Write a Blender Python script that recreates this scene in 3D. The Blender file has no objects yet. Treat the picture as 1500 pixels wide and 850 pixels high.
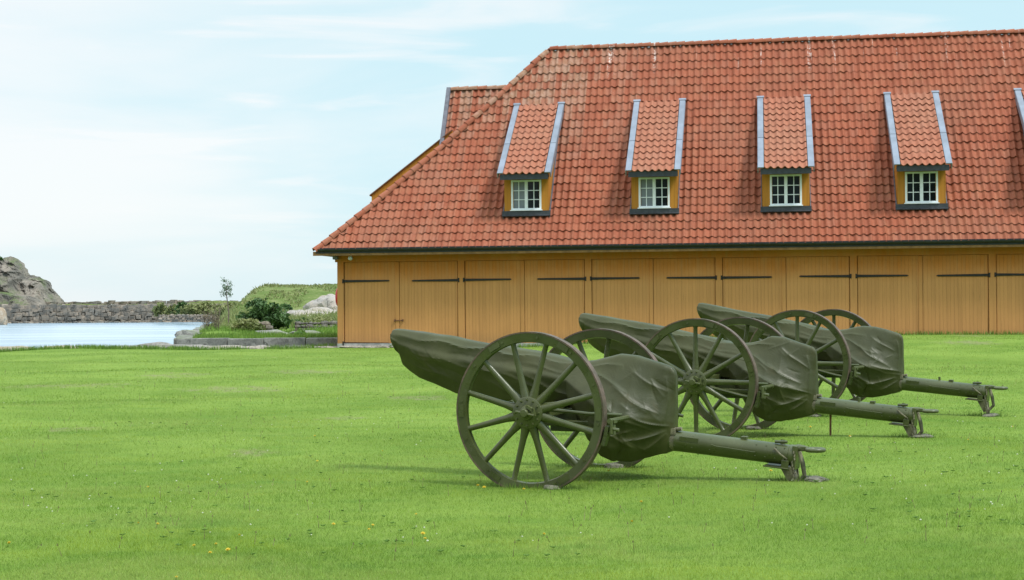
import bpy, bmesh, math, random
import numpy as np
from mathutils import Vector, Matrix, noise, Euler
C = bpy.context.scene
col = C.collection
R = math.radians
random.seed(7)
rng = np.random.default_rng(11)

# ------------------------------------------------------------------ camera
PITCH, ROLL, YAW = 0.0109, -0.0069, 0.168
XC, YC = -6.3634, 54.1366
EYE = 1.47
cp, sp = math.cos(PITCH), math.sin(PITCH)
fw = Vector((0, cp, sp)); up = Vector((0, -sp, cp)); rt = Vector((1, 0, 0))
cr, sr = math.cos(ROLL), math.sin(ROLL)
r2 = rt * cr + up * sr; u2 = up * cr - rt * sr
cam_d = bpy.data.cameras.new('camera'); cam = bpy.data.objects.new('camera', cam_d); col.objects.link(cam)
cam.matrix_world = Matrix(((r2.x, u2.x, -fw.x, 0), (r2.y, u2.y, -fw.y, 0), (r2.z, u2.z, -fw.z, EYE), (0, 0, 0, 1)))
cam_d.sensor_width = 36; cam_d.lens = 2169.9 / 1500 * 36
cam_d.clip_start = 0.1; cam_d.clip_end = 9000
C.camera = cam

# ------------------------------------------------------------------ sky + sun
SUN_EL, SUN_AZ = R(58), R(128)      # azimuth measured clockwise from +Y (north): from the right, behind the camera
w = bpy.data.worlds.new('World'); C.world = w; w.use_nodes = True
nt = w.node_tree; nt.nodes.clear()
def N(nt, t, **k):
    n = nt.nodes.new(t)
    for a, b in k.items(): setattr(n, a, b)
    return n
out = N(nt, 'ShaderNodeOutputWorld'); bg = N(nt, 'ShaderNodeBackground'); bg.inputs[1].default_value = 0.15
sky = N(nt, 'ShaderNodeTexSky', sky_type='NISHITA', sun_disc=False, sun_elevation=SUN_EL, sun_rotation=SUN_AZ)
sky.air_density = 1.0; sky.dust_density = 1.5; sky.ozone_density = 1.0
tc = N(nt, 'ShaderNodeTexCoord')
sep = N(nt, 'ShaderNodeSeparateXYZ'); nt.links.new(tc.outputs['Generated'], sep.inputs[0])
mp = N(nt, 'ShaderNodeMapping'); mp.inputs['Scale'].default_value = (1.0, 1.0, 4.5); mp.inputs['Location'].default_value = (0.35, 0, 0.1)
nt.links.new(tc.outputs['Generated'], mp.inputs[0])
n1 = N(nt, 'ShaderNodeTexNoise'); n1.inputs['Scale'].default_value = 3.2; n1.inputs['Detail'].default_value = 7; n1.inputs['Roughness'].default_value = 0.52; n1.inputs['Distortion'].default_value = 0.4
nt.links.new(mp.outputs[0], n1.inputs['Vector'])
# thicker bright cloud towards the left (west)
m1 = N(nt, 'ShaderNodeMath', operation='MULTIPLY_ADD'); m1.inputs[1].default_value = -1.15; nt.links.new(sep.outputs['X'], m1.inputs[0]); nt.links.new(n1.outputs[0], m1.inputs[2])
cr_ = N(nt, 'ShaderNodeMapRange'); cr_.inputs['From Min'].default_value = 0.34; cr_.inputs['From Max'].default_value = 1.02; cr_.inputs['To Min'].default_value = 0.12; cr_.inputs['To Max'].default_value = 1.0
cr_.interpolation_type = 'SMOOTHSTEP'
nt.links.new(m1.outputs[0], cr_.inputs[0])
thin = N(nt, 'ShaderNodeMix', data_type='RGBA'); thin.inputs[6].default_value = (3.75, 5.6, 6.15, 1); thin.inputs[7].default_value = (6.1, 6.35, 6.4, 1)
mp2 = N(nt, 'ShaderNodeMapping'); mp2.inputs['Scale'].default_value = (1.0, 1.0, 9.0); mp2.inputs['Location'].default_value = (1.7, 0, .3); mp2.inputs['Rotation'].default_value = (0, R(3), 0)
nt.links.new(tc.outputs['Generated'], mp2.inputs[0])
n2 = N(nt, 'ShaderNodeTexNoise'); n2.inputs['Scale'].default_value = 5.0; n2.inputs['Detail'].default_value = 6; n2.inputs['Roughness'].default_value = 0.5; n2.inputs['Distortion'].default_value = 0.5
nt.links.new(mp2.outputs[0], n2.inputs['Vector'])
wsp = N(nt, 'ShaderNodeMapRange'); wsp.interpolation_type = 'SMOOTHSTEP'
for i_, v_ in enumerate((.52, .72, 0, .55)): wsp.inputs[i_ + 1].default_value = v_
nt.links.new(n2.outputs[0], wsp.inputs[0])
addc = N(nt, 'ShaderNodeMath', operation='ADD', use_clamp=True); nt.links.new(cr_.outputs[0], addc.inputs[0]); nt.links.new(wsp.outputs[0], addc.inputs[1])
nt.links.new(addc.outputs[0], thin.inputs[0])
mixn = N(nt, 'ShaderNodeMix', data_type='RGBA'); mixn.inputs[0].default_value = 0.90
nt.links.new(sky.outputs[0], mixn.inputs[6]); nt.links.new(thin.outputs[2], mixn.inputs[7])
zen = N(nt, 'ShaderNodeMapRange')   # thin bright overcast higher up
for i_, v_ in enumerate((.28, .8, 1.0, 1.9)): zen.inputs[i_ + 1].default_value = v_
nt.links.new(sep.outputs['Z'], zen.inputs[0])
vm = N(nt, 'ShaderNodeVectorMath', operation='SCALE'); nt.links.new(mixn.outputs[2], vm.inputs[0]); nt.links.new(zen.outputs[0], vm.inputs['Scale'])
nt.links.new(vm.outputs[0], bg.inputs[0]); nt.links.new(bg.outputs[0], out.inputs[0])
sd = bpy.data.lights.new('sun', 'SUN'); sd.energy = 3.1; sd.angle = R(10); sd.color = (1.0, 0.96, 0.90)
so = bpy.data.objects.new('sun', sd); col.objects.link(so)
sdir = Vector((math.sin(SUN_AZ) * math.cos(SUN_EL), math.cos(SUN_AZ) * math.cos(SUN_EL), math.sin(SUN_EL)))
so.rotation_euler = sdir.to_track_quat('Z', 'Y').to_euler(); so.location = (20, -20, 60)
C.view_settings.view_transform = 'Standard'; C.view_settings.look = 'None'
C.view_settings.exposure = 0.08; C.view_settings.gamma = 1; C.view_settings.use_curve_mapping = False
C.cycles.max_bounces = 6

# ------------------------------------------------------------------ materials
def S(r, g, b):       # sRGB 0-255 -> linear
    f = lambda c: (c / 255 / 12.92) if c / 255 <= 0.04045 else ((c / 255 + 0.055) / 1.055) ** 2.4
    return (f(r), f(g), f(b), 1)
class Mat:
    def __init__(s, name, color=(.5, .5, .5, 1), rough=.7, metal=0, spec=.5):
        s.m = bpy.data.materials.new(name); s.m.use_nodes = True; s.nt = s.m.node_tree
        s.b = s.nt.nodes['Principled BSDF']; s.b.inputs['Base Color'].default_value = color
        s.b.inputs['Roughness'].default_value = rough; s.b.inputs['Metallic'].default_value = metal
        s.b.inputs['Specular IOR Level'].default_value = spec
        s.tc = N(s.nt, 'ShaderNodeTexCoord')
    def L(s, a, b): s.nt.links.new(a, b)
    def noise(s, scale, detail=5, rough=.55, src='Object', stretch=None, dist=0):
        n = N(s.nt, 'ShaderNodeTexNoise'); n.inputs['Scale'].default_value = scale; n.inputs['Detail'].default_value = detail
        n.inputs['Roughness'].default_value = rough; n.inputs['Distortion'].default_value = dist
        v = s.tc.outputs[src]
        if stretch:
            m = N(s.nt, 'ShaderNodeMapping'); m.inputs['Scale'].default_value = stretch; s.L(v, m.inputs[0]); v = m.outputs[0]
        s.L(v, n.inputs['Vector']); return n.outputs[0]
    def rng(s, x, a, b, c=0, d=1, smooth=True):
        n = N(s.nt, 'ShaderNodeMapRange'); n.interpolation_type = 'SMOOTHSTEP' if smooth else 'LINEAR'
        for i, v in enumerate((a, b, c, d)): n.inputs[i + 1].default_value = v
        s.L(x, n.inputs[0]); return n.outputs[0]
    def mix(s, f, a, b, mode='MIX'):
        n = N(s.nt, 'ShaderNodeMix', data_type='RGBA', blend_type=mode)
        for sock, v in ((0, f), (6, a), (7, b)):
            if isinstance(v, (int, float)): n.inputs[sock].default_value = v
            elif isinstance(v, tuple): n.inputs[sock].default_value = v
            else: s.L(v, n.inputs[sock])
        return n.outputs[2]
    def math(s, op, a, b=0.0, c=None):
        n = N(s.nt, 'ShaderNodeMath', operation=op)
        for i, v in enumerate((a, b) if c is None else (a, b, c)):
            if isinstance(v, (int, float)): n.inputs[i].default_value = v
            else: s.L(v, n.inputs[i])
        return n.outputs[0]
    def color(s, c): s.L(c, s.b.inputs['Base Color']); return s
    def bump(s, h, strength=.3, dist=.02):
        n = N(s.nt, 'ShaderNodeBump'); n.inputs['Strength'].default_value = strength; n.inputs['Distance'].default_value = dist
        s.L(h, n.inputs['Height']); s.L(n.outputs[0], s.b.inputs['Normal']); return s
M = {}
def simple(name, c, rough=.7, metal=0, var=.25, scale=6, bump=0.0, spec=.5):
    m = Mat(name, c, rough, metal, spec)
    d = tuple(x * (1 - var) for x in c[:3]) + (1,); l = tuple(min(1, x * (1 + var)) for x in c[:3]) + (1,)
    m.color(m.mix(m.rng(m.noise(scale), .3, .7), d, l))
    if bump: m.bump(m.noise(scale * 5), bump, .01)
    M[name] = m.m; return m

# lawn soil and grass
def dry_patches(g, c, col_):
    """worn patches of dry moss and thatch in the turf, each at its own place on the lawn"""
    tot = None
    so_ = N(g.nt, 'ShaderNodeSeparateXYZ'); g.L(g.tc.outputs['Object'], so_.inputs[0])
    for X_, Y_, a_, b_ in ((-4.6, 33.5, 1.5, 1.6), (-7.4, 32.5, 1.3, 1.4), (-8.6, 28.5, 2.0, 1.6), (-5.2, 27.5, 1.6, 1.2), (-5.4, 18.2, .55, .7), (14.6, 47, 1.0, 1.2), (12.6, 41, 1.4, 1.6), (-1.5, 24, .9, 1.2), (-2.6, 15.0, .5, .6), (-2.3, 19.8, .5, .6)):
        dx_ = g.math('MULTIPLY', g.math('ADD', so_.outputs['X'], -X_), 1 / a_); dy_ = g.math('MULTIPLY', g.math('ADD', so_.outputs['Y'], -Y_), 1 / b_)
        r_ = g.math('ADD', g.math('MULTIPLY', dx_, dx_), g.math('MULTIPLY', dy_, dy_)); m_ = g.rng(r_, 0, 1, 1, 0)
        tot = m_ if tot is None else g.math('MAXIMUM', tot, m_)
    k = g.rng(g.math('ADD', g.math('MULTIPLY', tot, .18), g.noise(3.5, 8, .8, stretch=(1, .7, 1))), .60, .78, 0, .62)
    k = g.math('MULTIPLY', k, g.rng(tot, 0, .3))
    return g.mix(k, c, col_)
g = Mat('lawn', (0.1, .2, .03, 1), .95, spec=.15)
c1 = g.mix(g.rng(g.noise(.35, 4), .35, .65), (0.14, 0.22, 0.03, 1), (0.20, 0.29, 0.05, 1))
c1 = g.mix(g.rng(g.noise(1.1, 6, .6, stretch=(1, 2.2, 1)), .45, .75, 0, .6), c1, (0.09, 0.19, 0.022, 1))
c1 = g.mix(g.rng(g.noise(60, 3), .35, .75, 0, .5), c1, (0.05, 0.11, 0.014, 1))
bare = g.rng(g.noise(.22, 8, .72, dist=.5), .63, .70, 0, .55)
c1 = g.mix(bare, c1, (0.26, 0.26, 0.13, 1))
c1 = dry_patches(g, c1, (0.22, 0.19, 0.12, 1))
g.color(c1); g.bump(g.noise(45, 4), .6, .03); M['lawn'] = g.m

g = Mat('grass_blade', (0.1, .2, .03, 1), .55, spec=.3)
at = N(g.nt, 'ShaderNodeAttribute', attribute_name='tint')
c1 = g.mix(g.rng(g.noise(.35, 4), .35, .65), (0.165, 0.300, 0.022, 1), (0.260, 0.400, 0.042, 1))
c1 = g.mix(g.rng(g.noise(1.1, 6, .6, stretch=(1, 2.2, 1)), .45, .75, 0, .6), c1, (0.150, 0.280, 0.034, 1))
c1 = g.mix(g.rng(at.outputs['Fac'], 0, 1, 0, .75, False), c1, (0.10, 0.185, 0.028, 1))
dry = g.rng(at.outputs['Fac'], .95, .97, 0, .55)
c1 = g.mix(g.rng(g.noise(.16, 5, .6, stretch=(.35, 1.5, 1)), .42, .62, 0, .35), c1, (0.33, 0.42, 0.09, 1))
c1 = g.mix(g.rng(g.noise(.42, 7, .68, stretch=(.8, 1.2, 1), dist=.6), .50, .60, 0, .5), c1, (0.40, 0.43, 0.13, 1))
c1 = g.mix(dry, c1, (0.50, 0.50, 0.26, 1))
c1 = g.mix(g.rng(g.noise(4.5, 6, .7, stretch=(1, 1.6, 1)), .48, .62, 0, .5), c1, (0.36, 0.44, 0.13, 1))
c1 = g.mix(g.rng(g.noise(2.6, 6, .7, stretch=(1, 1.4, 1)), .50, .62, 0, .6), c1, (0.10, 0.215, 0.030, 1))
c1 = g.mix(g.rng(g.noise(.8, 6, .7, stretch=(.7, 1.3, 1), dist=.8), .52, .62, 0, .5), c1, (0.36, 0.44, 0.045, 1))
c1 = g.mix(g.rng(g.noise(11, 4, .7), .60, .68, 0, .7), c1, (0.055, 0.12, 0.022, 1))
bare = g.rng(g.noise(.22, 8, .72, dist=.5), .63, .72, 0, .6)
c1 = g.mix(bare, c1, (0.34, 0.33, 0.16, 1))
c1 = dry_patches(g, c1, (0.40, 0.36, 0.22, 1))
g.color(c1)
tr = N(g.nt, 'ShaderNodeBsdfTranslucent'); g.L(c1, tr.inputs[0]); mx = N(g.nt, 'ShaderNodeMixShader'); mx.inputs[0].default_value = .35
g.L(g.b.outputs[0], mx.inputs[1]); g.L(tr.outputs[0], mx.inputs[2]); g.L(mx.outputs[0], g.nt.nodes['Material Output'].inputs[0])
M['grass_blade'] = g.m

def leafmat(name, a, b, trans=.3):
    g = Mat(name, a, .55, spec=.35); at = N(g.nt, 'ShaderNodeAttribute', attribute_name='tint')
    c = g.mix(g.rng(at.outputs['Fac'], 0, 1, 0, 1, False), a, b)
    c = g.mix(g.rng(g.noise(1.2, 3), .35, .65, 0, .45), c, tuple(x * .6 for x in a[:3]) + (1,))
    g.color(c); tr = N(g.nt, 'ShaderNodeBsdfTranslucent'); g.L(c, tr.inputs[0]); mx = N(g.nt, 'ShaderNodeMixShader'); mx.inputs[0].default_value = trans
    g.L(g.b.outputs[0], mx.inputs[1]); g.L(tr.outputs[0], mx.inputs[2]); g.L(mx.outputs[0], g.nt.nodes['Material Output'].inputs[0])
    M[name] = g.m
leafmat('bush_leaf', (0.035, 0.085, 0.02, 1), (0.09, 0.17, 0.045, 1), .2)
leafmat('sapling_leaf', (0.10, 0.16, 0.09, 1), (0.20, 0.28, 0.17, 1), .3)
leafmat('scrub_leaf', (0.16, 0.20, 0.065, 1), (0.33, 0.34, 0.14, 1), .3)
leafmat('tall_grass', (0.09, 0.20, 0.025, 1), (0.25, 0.36, 0.07, 1), .35)
leafmat('dry_leaf', (0.17, 0.13, 0.08, 1), (0.30, 0.24, 0.14, 1), .2)

# roof tiles : colour per tile from the UVs (1 unit = 1 tile)
def tilemat(name, lich, x0=None):
    g = Mat(name, (0.4, .12, .06, 1), .75, spec=.25)
    uv = g.tc.outputs['UV']
    f = N(g.nt, 'ShaderNodeVectorMath', operation='FLOOR'); g.L(uv, f.inputs[0])
    wn = N(g.nt, 'ShaderNodeTexWhiteNoise', noise_dimensions='2D'); g.L(f.outputs[0], wn.inputs['Vector'])
    c = g.mix(g.rng(wn.outputs['Value'], 0, 1, 0, 1, False), (0.255, 0.070, 0.036, 1), (0.330, 0.096, 0.050, 1))
    dk = g.math('GREATER_THAN', wn.outputs['Value'], .93)
    c = g.mix(g.math('MULTIPLY', dk, .45), c, (0.26, 0.10, 0.065, 1))
    c = g.mix(g.rng(g.noise(.30, 5), .4, .7, 0, .35), c, (0.25, 0.125, 0.080, 1))          # broad weathering
    c = g.mix(g.rng(g.noise(3.2, 6, .65, stretch=(1, .5, .45)), .48, .72, 0, .4), c, (0.37, 0.155, 0.085, 1))
    c = g.mix(g.rng(g.noise(14, 5, .7), .5, .8, 0, .45), c, (0.20, 0.095, 0.055, 1))   # grime
    c = g.mix(g.rng(g.noise(38, 2, .5), .66, .72, 0, .45), c, (0.55, 0.42, 0.33, 1))   # lichen spots
    # lichen columns near the hip top: per-column random mask
    sx = N(g.nt, 'ShaderNodeSeparateXYZ'); g.L(f.outputs[0], sx.inputs[0])
    wc = N(g.nt, 'ShaderNodeTexWhiteNoise', noise_dimensions='1D'); g.L(sx.outputs['X'], wc.inputs['W'])
    so_ = N(g.nt, 'ShaderNodeSeparateXYZ'); g.L(g.tc.outputs['Object'], so_.inputs[0])
    patch = g.math('ADD', g.math('MULTIPLY', wc.outputs['Value'], .5), g.math('ADD', g.math('MULTIPLY', wn.outputs['Value'], .45), g.noise(.9, 4)))
    near = g.rng(so_.outputs['X'], 6.6, 12.5, 1.0, 0.0) if lich else g.rng(so_.outputs['X'], 6.6, 60, .0, 0.0)
    high = g.rng(so_.outputs['Z'], 6.0, 10.5, .15, 1.0)
    k = g.math('MULTIPLY', g.math('MULTIPLY', near, high), g.rng(patch, .78, 1.15, 0, 1))
    c = g.mix(g.math('MULTIPLY', k, .42), c, g.mix(g.rng(g.noise(6, 4), .4, .6), (0.25, 0.22, 0.145, 1), (0.40, 0.35, 0.28, 1)))
    # bird droppings: pale vertical runs just under the ridge
    st = g.noise(1.0, 5, .7, stretch=(5.0, .12, .12))
    top = g.rng(so_.outputs['Z'], 9.9, 11.3, 0, 1)
    s2 = g.math('MULTIPLY', g.rng(st, .60, .68), g.math('MULTIPLY', top, g.rng(g.noise(8, 4, .7), .45, .6)))
    c = g.mix(g.math('MULTIPLY', s2, .8), c, (0.75, 0.70, 0.66, 1))
    if not lich: c = g.mix(.3, c, (0.44, 0.22, 0.145, 1))
    g.color(c); g.bump(g.noise(40, 4), .25, .01); M[name] = g.m
tilemat('clay_tile', True); tilemat('clay_tile_dormer', False)

# ochre boards
def boards(name, hi, lo, plain, groove=True):
    g = Mat(name, lo, .75, spec=.2)
    so_ = N(g.nt, 'ShaderNodeSeparateXYZ'); g.L(g.tc.outputs['Object'], so_.inputs[0])
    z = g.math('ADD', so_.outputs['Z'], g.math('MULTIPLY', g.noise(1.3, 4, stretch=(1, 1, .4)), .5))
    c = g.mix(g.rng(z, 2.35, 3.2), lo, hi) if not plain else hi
    c = g.mix(g.rng(g.noise(1.0, 5, .6, stretch=(9, 9, .35)), .42, .72, 0, .5), c, tuple(x * .72 for x in lo[:3]) + (1,))
    c = g.mix(g.rng(g.noise(.5, 4, .6), .45, .75, 0, .35), c, tuple(min(1, x * 1.25) for x in lo[:3]) + (1,))
    c = g.mix(g.rng(g.noise(2.0, 6, .75, stretch=(6, 6, .5)), .64, .72, 0, .55), c, (0.13, 0.085, 0.035, 1))
    c = g.mix(g.math('MULTIPLY', g.rng(so_.outputs['Z'], .1, .7, .5, 0), g.noise(6)), c, (.16, .13, .07, 1))
    if groove:
        fr = g.math('FRACT', g.math('MULTIPLY', so_.outputs['X'], 1 / .125))
        d = g.math('ABSOLUTE', g.math('SUBTRACT', fr, .5))
        gr = g.rng(d, .42, .5)
        c = g.mix(g.math('MULTIPLY', gr, .17), c, (0.11, 0.065, 0.022, 1))
        wn = N(g.nt, 'ShaderNodeTexWhiteNoise', noise_dimensions='1D'); g.L(g.math('FLOOR', g.math('MULTIPLY', so_.outputs['X'], 8.0)), wn.inputs['W'])
        c = g.mix(g.math('MULTIPLY', wn.outputs['Value'], .22), c, tuple(x * .7 for x in lo[:3]) + (1,))
        g.bump(g.math('SUBTRACT', g.math('MULTIPLY', g.noise(4, 3, stretch=(8, 8, .5)), .25), gr), .6, .012)
    g.color(c); M[name] = g.m
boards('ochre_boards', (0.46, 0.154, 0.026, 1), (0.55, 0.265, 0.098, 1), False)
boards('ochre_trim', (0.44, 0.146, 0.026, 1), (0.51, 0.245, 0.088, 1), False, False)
boards('ochre_dormer', (0.47, 0.20, 0.030, 1), (0.42, 0.18, 0.03, 1), True, True)
simple('dark_gutter', (0.018, 0.020, 0.026, 1), .45, 0, .3)
simple('dark_iron', (0.020, 0.015, 0.012, 1), .75, .0, .4, 20)
simple('zinc', (0.21, 0.235, 0.295, 1), .45, .1, .15, 2, .05)
simple('lead_dark', (0.030, 0.035, 0.045, 1), .6, 0, .3, 8, .1)
simple('lead_cheek', (0.12, 0.12, 0.15, 1), .6, 0, .25, 4)
simple('white_paint', (0.72, 0.75, 0.80, 1), .5, 0, .06, 8)
simple('glass', (0.012, 0.015, 0.020, 1), .08, 0, .5, 1.5, .02)
simple('glass_reflection_tint', (0.17, 0.19, 0.22, 1), .15, 0, .15, 1.5)  # grey sky reflection painted into the base colour of the pane
simple('soffit', (0.26, 0.13, 0.05, 1), .7, 0, .25, 5)
simple('shadow_interior', (0.02, .015, .01, 1), .9)
simple('red_plastic', (0.60, 0.035, 0.04, 1), .35, 0, .1)
simple('silver', (0.5, 0.52, 0.55, 1), .35, .4, .1)
simple('concrete', (0.34, 0.34, 0.32, 1), .9, 0, .25, 5, .3)

# gun paint, tyre, tarpaulin
g = Mat('gun_paint', (0.05, .058, .03, 1), .38, spec=.5)
c = g.mix(g.rng(g.noise(3, 5), .35, .7), (0.050, 0.060, 0.017, 1), (0.080, 0.092, 0.033, 1))
c = g.mix(g.rng(g.noise(22, 6, .7), .55, .75, 0, .7), c, (0.085, 0.088, 0.052, 1))
c = g.mix(g.rng(g.noise(14, 6, .75), .66, .74, 0, .6), c, (0.10, 0.05, 0.03, 1))
g.color(c); g.L(g.rng(g.noise(9, 4), .3, .7, .24, .42), g.b.inputs['Roughness']); g.bump(g.noise(60, 4), .12, .004); M['gun_paint'] = g.m
g = Mat('worn_paint', (0.1, .1, .06, 1), .7)
g.color(g.mix(g.rng(g.noise(9, 6, .7), .4, .65), (0.070, 0.066, 0.036, 1), (0.24, 0.21, 0.14, 1))); g.bump(g.noise(50, 4), .3, .005); M['worn_paint'] = g.m
g = Mat('tyre_iron', (0.1, .06, .05, 1), .6)
so_ = N(g.nt, 'ShaderNodeSeparateXYZ'); g.L(g.tc.outputs['Object'], so_.inputs[0])
c = g.mix(g.rng(g.noise(7, 6, .7), .35, .65), (0.06, 0.048, 0.026, 1), (0.15, 0.095, 0.075, 1))
c = g.mix(g.rng(g.noise(30, 6, .7), .5, .7, 0, .8), c, (0.06, 0.05, 0.035, 1))
g.color(c); g.bump(g.noise(60, 4), .3, .004); M['tyre_iron'] = g.m
g = Mat('tarpaulin', (0.05, .055, .03, 1), .42, spec=.36)
c = g.mix(g.rng(g.noise(1.8, 5, .6), .3, .7), (0.034, 0.038, 0.010, 1), (0.058, 0.062, 0.019, 1))
c = g.mix(g.rng(g.noise(5, 7, .72, dist=.6), .52, .75, 0, .6), c, (0.070, 0.060, 0.024, 1))
g.color(c); g.L(g.rng(g.noise(4, 5), .3, .7, .40, .55), g.b.inputs['Roughness'])
g.bump(g.noise(7, 6, .6, dist=1.0), .25, .02); M['tarpaulin'] = g.m

# stone
def stone(name, a, b, moss=.0, sc=1.6):
    g = Mat(name, a, .9, spec=.2)
    c = g.mix(g.rng(g.noise(sc, 6, .65), .35, .65), a, b)
    inf = N(g.nt, 'ShaderNodeAttribute', attribute_name='tint')
    c = g.mix(g.rng(inf.outputs['Fac'], 0, 1, 0, .5, False), c, tuple(x * .45 for x in a[:3]) + (1,))
    c = g.mix(g.rng(g.noise(sc * 9, 5, .7), .5, .8, 0, .5), c, tuple(x * .5 for x in a[:3]) + (1,))
    if moss:
        ge = N(g.nt, 'ShaderNodeNewGeometry'); sz = N(g.nt, 'ShaderNodeSeparateXYZ'); g.L(ge.outputs['Normal'], sz.inputs[0])
        k = g.math('MULTIPLY', g.rng(sz.outputs['Z'], .3, .9), g.rng(g.noise(sc * .8, 5), .45, .6))
        c = g.mix(g.math('MULTIPLY', k, moss), c, (0.10, 0.15, 0.04, 1))
    cr2 = g.noise(sc * 2.2, 7, .75, dist=1.5, stretch=(1, 1, .45)); c = g.mix(g.rng(cr2, .36, .46, .7, 0), c, tuple(x * .25 for x in a[:3]) + (1,))
    g.color(c); g.bump(g.noise(sc * 5, 7, .75), .9, .12 / sc); M[name] = g.m
stone('granite', (0.21, 0.20, 0.185, 1), (0.33, 0.305, 0.28, 1), .0, 1.8)
stone('jetty_stone', (0.18, 0.18, 0.165, 1), (0.36, 0.35, 0.32, 1), .45, 2.2)
stone('pale_rock', (0.38, 0.36, 0.34, 1), (0.50, 0.42, 0.37, 1), .2, .5)
stone('far_rock', (0.14, 0.13, 0.115, 1), (0.30, 0.255, 0.215, 1), .75, .16)
stone('wall_stone', (0.17, 0.16, 0.145, 1), (0.36, 0.29, 0.23, 1), .1, .6)
stone('slab_stone', (0.13, 0.125, 0.10, 1), (0.26, 0.24, 0.20, 1), .3, 8)
stone('shore_rock', (0.34, 0.24, 0.16, 1), (0.44, 0.37, 0.30, 1), .2, 1.5)
g = Mat('mound_grass', (.1, .2, .04, 1), .95, spec=.1)
c = g.mix(g.rng(g.noise(.18, 6, .65), .35, .65), (0.085, 0.14, 0.030, 1), (0.16, 0.20, 0.065, 1))
c = g.mix(g.rng(g.noise(1.1, 6, .7), .5, .7, 0, .6), c, (0.30, 0.29, 0.15, 1))
g.color(c); g.bump(g.noise(1.5, 6, .7), .8, .4); M['mound_grass'] = g.m
g = Mat('water', (0.30, 0.42, 0.52, 1), .22, spec=.6)
h = g.noise(.8, 7, .65, stretch=(.5, 1.5, 1)); g.bump(h, .4, .16)
g.color(g.mix(g.rng(g.noise(.05, 5, .6, stretch=(.4, 1.6, 1)), .4, .6), (0.25, 0.36, 0.46, 1), (0.36, 0.47, 0.56, 1)))
g.b.inputs['IOR'].default_value = 1.33; M['water'] = g.m
simple('bark', (0.14, 0.11, 0.085, 1), .9, 0, .3, 12, .4)
simple('yellow_petal', (0.62, 0.45, 0.02, 1), .6, 0, .1)
simple('stalk', (0.16, 0.24, 0.07, 1), .7, 0, .1)
simple('clover_white', (0.55, 0.56, 0.45, 1), .8, 0, .1)
simple('rust', (0.16, 0.07, 0.035, 1), .85, 0, .4, 15, .2)

# ------------------------------------------------------------------ mesh helpers
class MB:
    def __init__(s): s.v = []; s.f = []; s.uv = None
    def add(s, vs, fs):
        o = len(s.v); s.v += [tuple(p) for p in vs]; s.f += [tuple(i + o for i in f) for f in fs]; return s
    def box(s, c, d, rot=None):
        vs = [Vector((x * d[0] / 2, y * d[1] / 2, z * d[2] / 2)) for x in (-1, 1) for y in (-1, 1) for z in (-1, 1)]
        if rot is not None: vs = [rot @ p for p in vs]
        vs = [p + Vector(c) for p in vs]
        return s.add(vs, [(0, 1, 3, 2), (4, 6, 7, 5), (0, 4, 5, 1), (2, 3, 7, 6), (0, 2, 6, 4), (1, 5, 7, 3)])
    def prism(s, poly, axis, a, b):       # poly of 2-D points extruded along axis ('x','y','z')
        n = len(poly)
        def P(p, t): return {'x': (t, p[0], p[1]), 'y': (p[0], t, p[1]), 'z': (p[0], p[1], t)}[axis]
        return s.add([P(p, a) for p in poly] + [P(p, b) for p in poly],
                     [tuple(range(n))[::-1], tuple(range(n, 2 * n))] + [(i, (i + 1) % n, n + (i + 1) % n, n + i) for i in range(n)])
    def tube(s, pts, rad, n=10, cap=True, sq=(1, 1), upv=None):
        pts = [Vector(p) for p in pts]; rad = rad if isinstance(rad, (list, tuple)) else [rad] * len(pts)
        vs = []; prev = None
        for i, p in enumerate(pts):
            t = (pts[min(i + 1, len(pts) - 1)] - pts[max(i - 1, 0)]).normalized()
            ref = Vector(upv) if upv else (Vector((0, 0, 1)) if abs(t.z) < .95 else Vector((0, 1, 0)))
            if prev is not None and not upv: ref = prev
            a = t.cross(ref).normalized(); b = a.cross(t).normalized(); prev = b
            for k in range(n):
                th = 2 * math.pi * k / n; vs.append(p + a * math.cos(th) * rad[i] * sq[0] + b * math.sin(th) * rad[i] * sq[1])
        fs = [(i * n + k, i * n + (k + 1) % n, (i + 1) * n + (k + 1) % n, (i + 1) * n + k) for i in range(len(pts) - 1) for k in range(n)]
        if cap: fs += [tuple(range(n))[::-1], tuple(range((len(pts) - 1) * n, len(pts) * n))]
        return s.add(vs, fs)
    def lathe(s, prof, n=48, axis='y', c=(0, 0, 0), closed=False):    # prof: (radius, along)
        vs = []; m = len(prof)
        for k in range(n):
            th = 2 * math.pi * k / n; ca, sa = math.cos(th), math.sin(th)
            for r, t in prof:
                vs.append({'y': (c[0] + r * ca, c[1] + t, c[2] + r * sa), 'z': (c[0] + r * ca, c[1] + r * sa, c[2] + t), 'x': (c[0] + t, c[1] + r * ca, c[2] + r * sa)}[axis])
        fs = []
        for k in range(n):
            for j in range(m if closed else m - 1):
                fs.append((k * m + j, ((k + 1) % n) * m + j, ((k + 1) % n) * m + (j + 1) % m, k * m + (j + 1) % m))
        return s.add(vs, fs)
    def build(s, name, mat, parent=None, smooth=False, bevel=0, fixn=True):
        me = bpy.data.meshes.new(name); me.from_pydata(s.v, [], s.f); me.update()
        if fixn:
            bm = bmesh.new(); bm.from_mesh(me); bmesh.ops.recalc_face_normals(bm, faces=bm.faces); bm.to_mesh(me); bm.free()
        me.materials.append(M[mat] if isinstance(mat, str) else mat)
        o = bpy.data.objects.new(name, me); col.objects.link(o)
        if smooth:
            me.polygons.foreach_set('use_smooth', [True] * len(me.polygons))
            if smooth == 'edge': 
                try: me.set_sharp_from_angle(angle=R(38))
                except Exception: pass
        if bevel:
            b = o.modifiers.new('bevel', 'BEVEL'); b.width = bevel; b.segments = 2; b.limit_method = 'ANGLE'; b.angle_limit = R(40)
        if parent is not None: o.parent = parent
        return o
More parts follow.
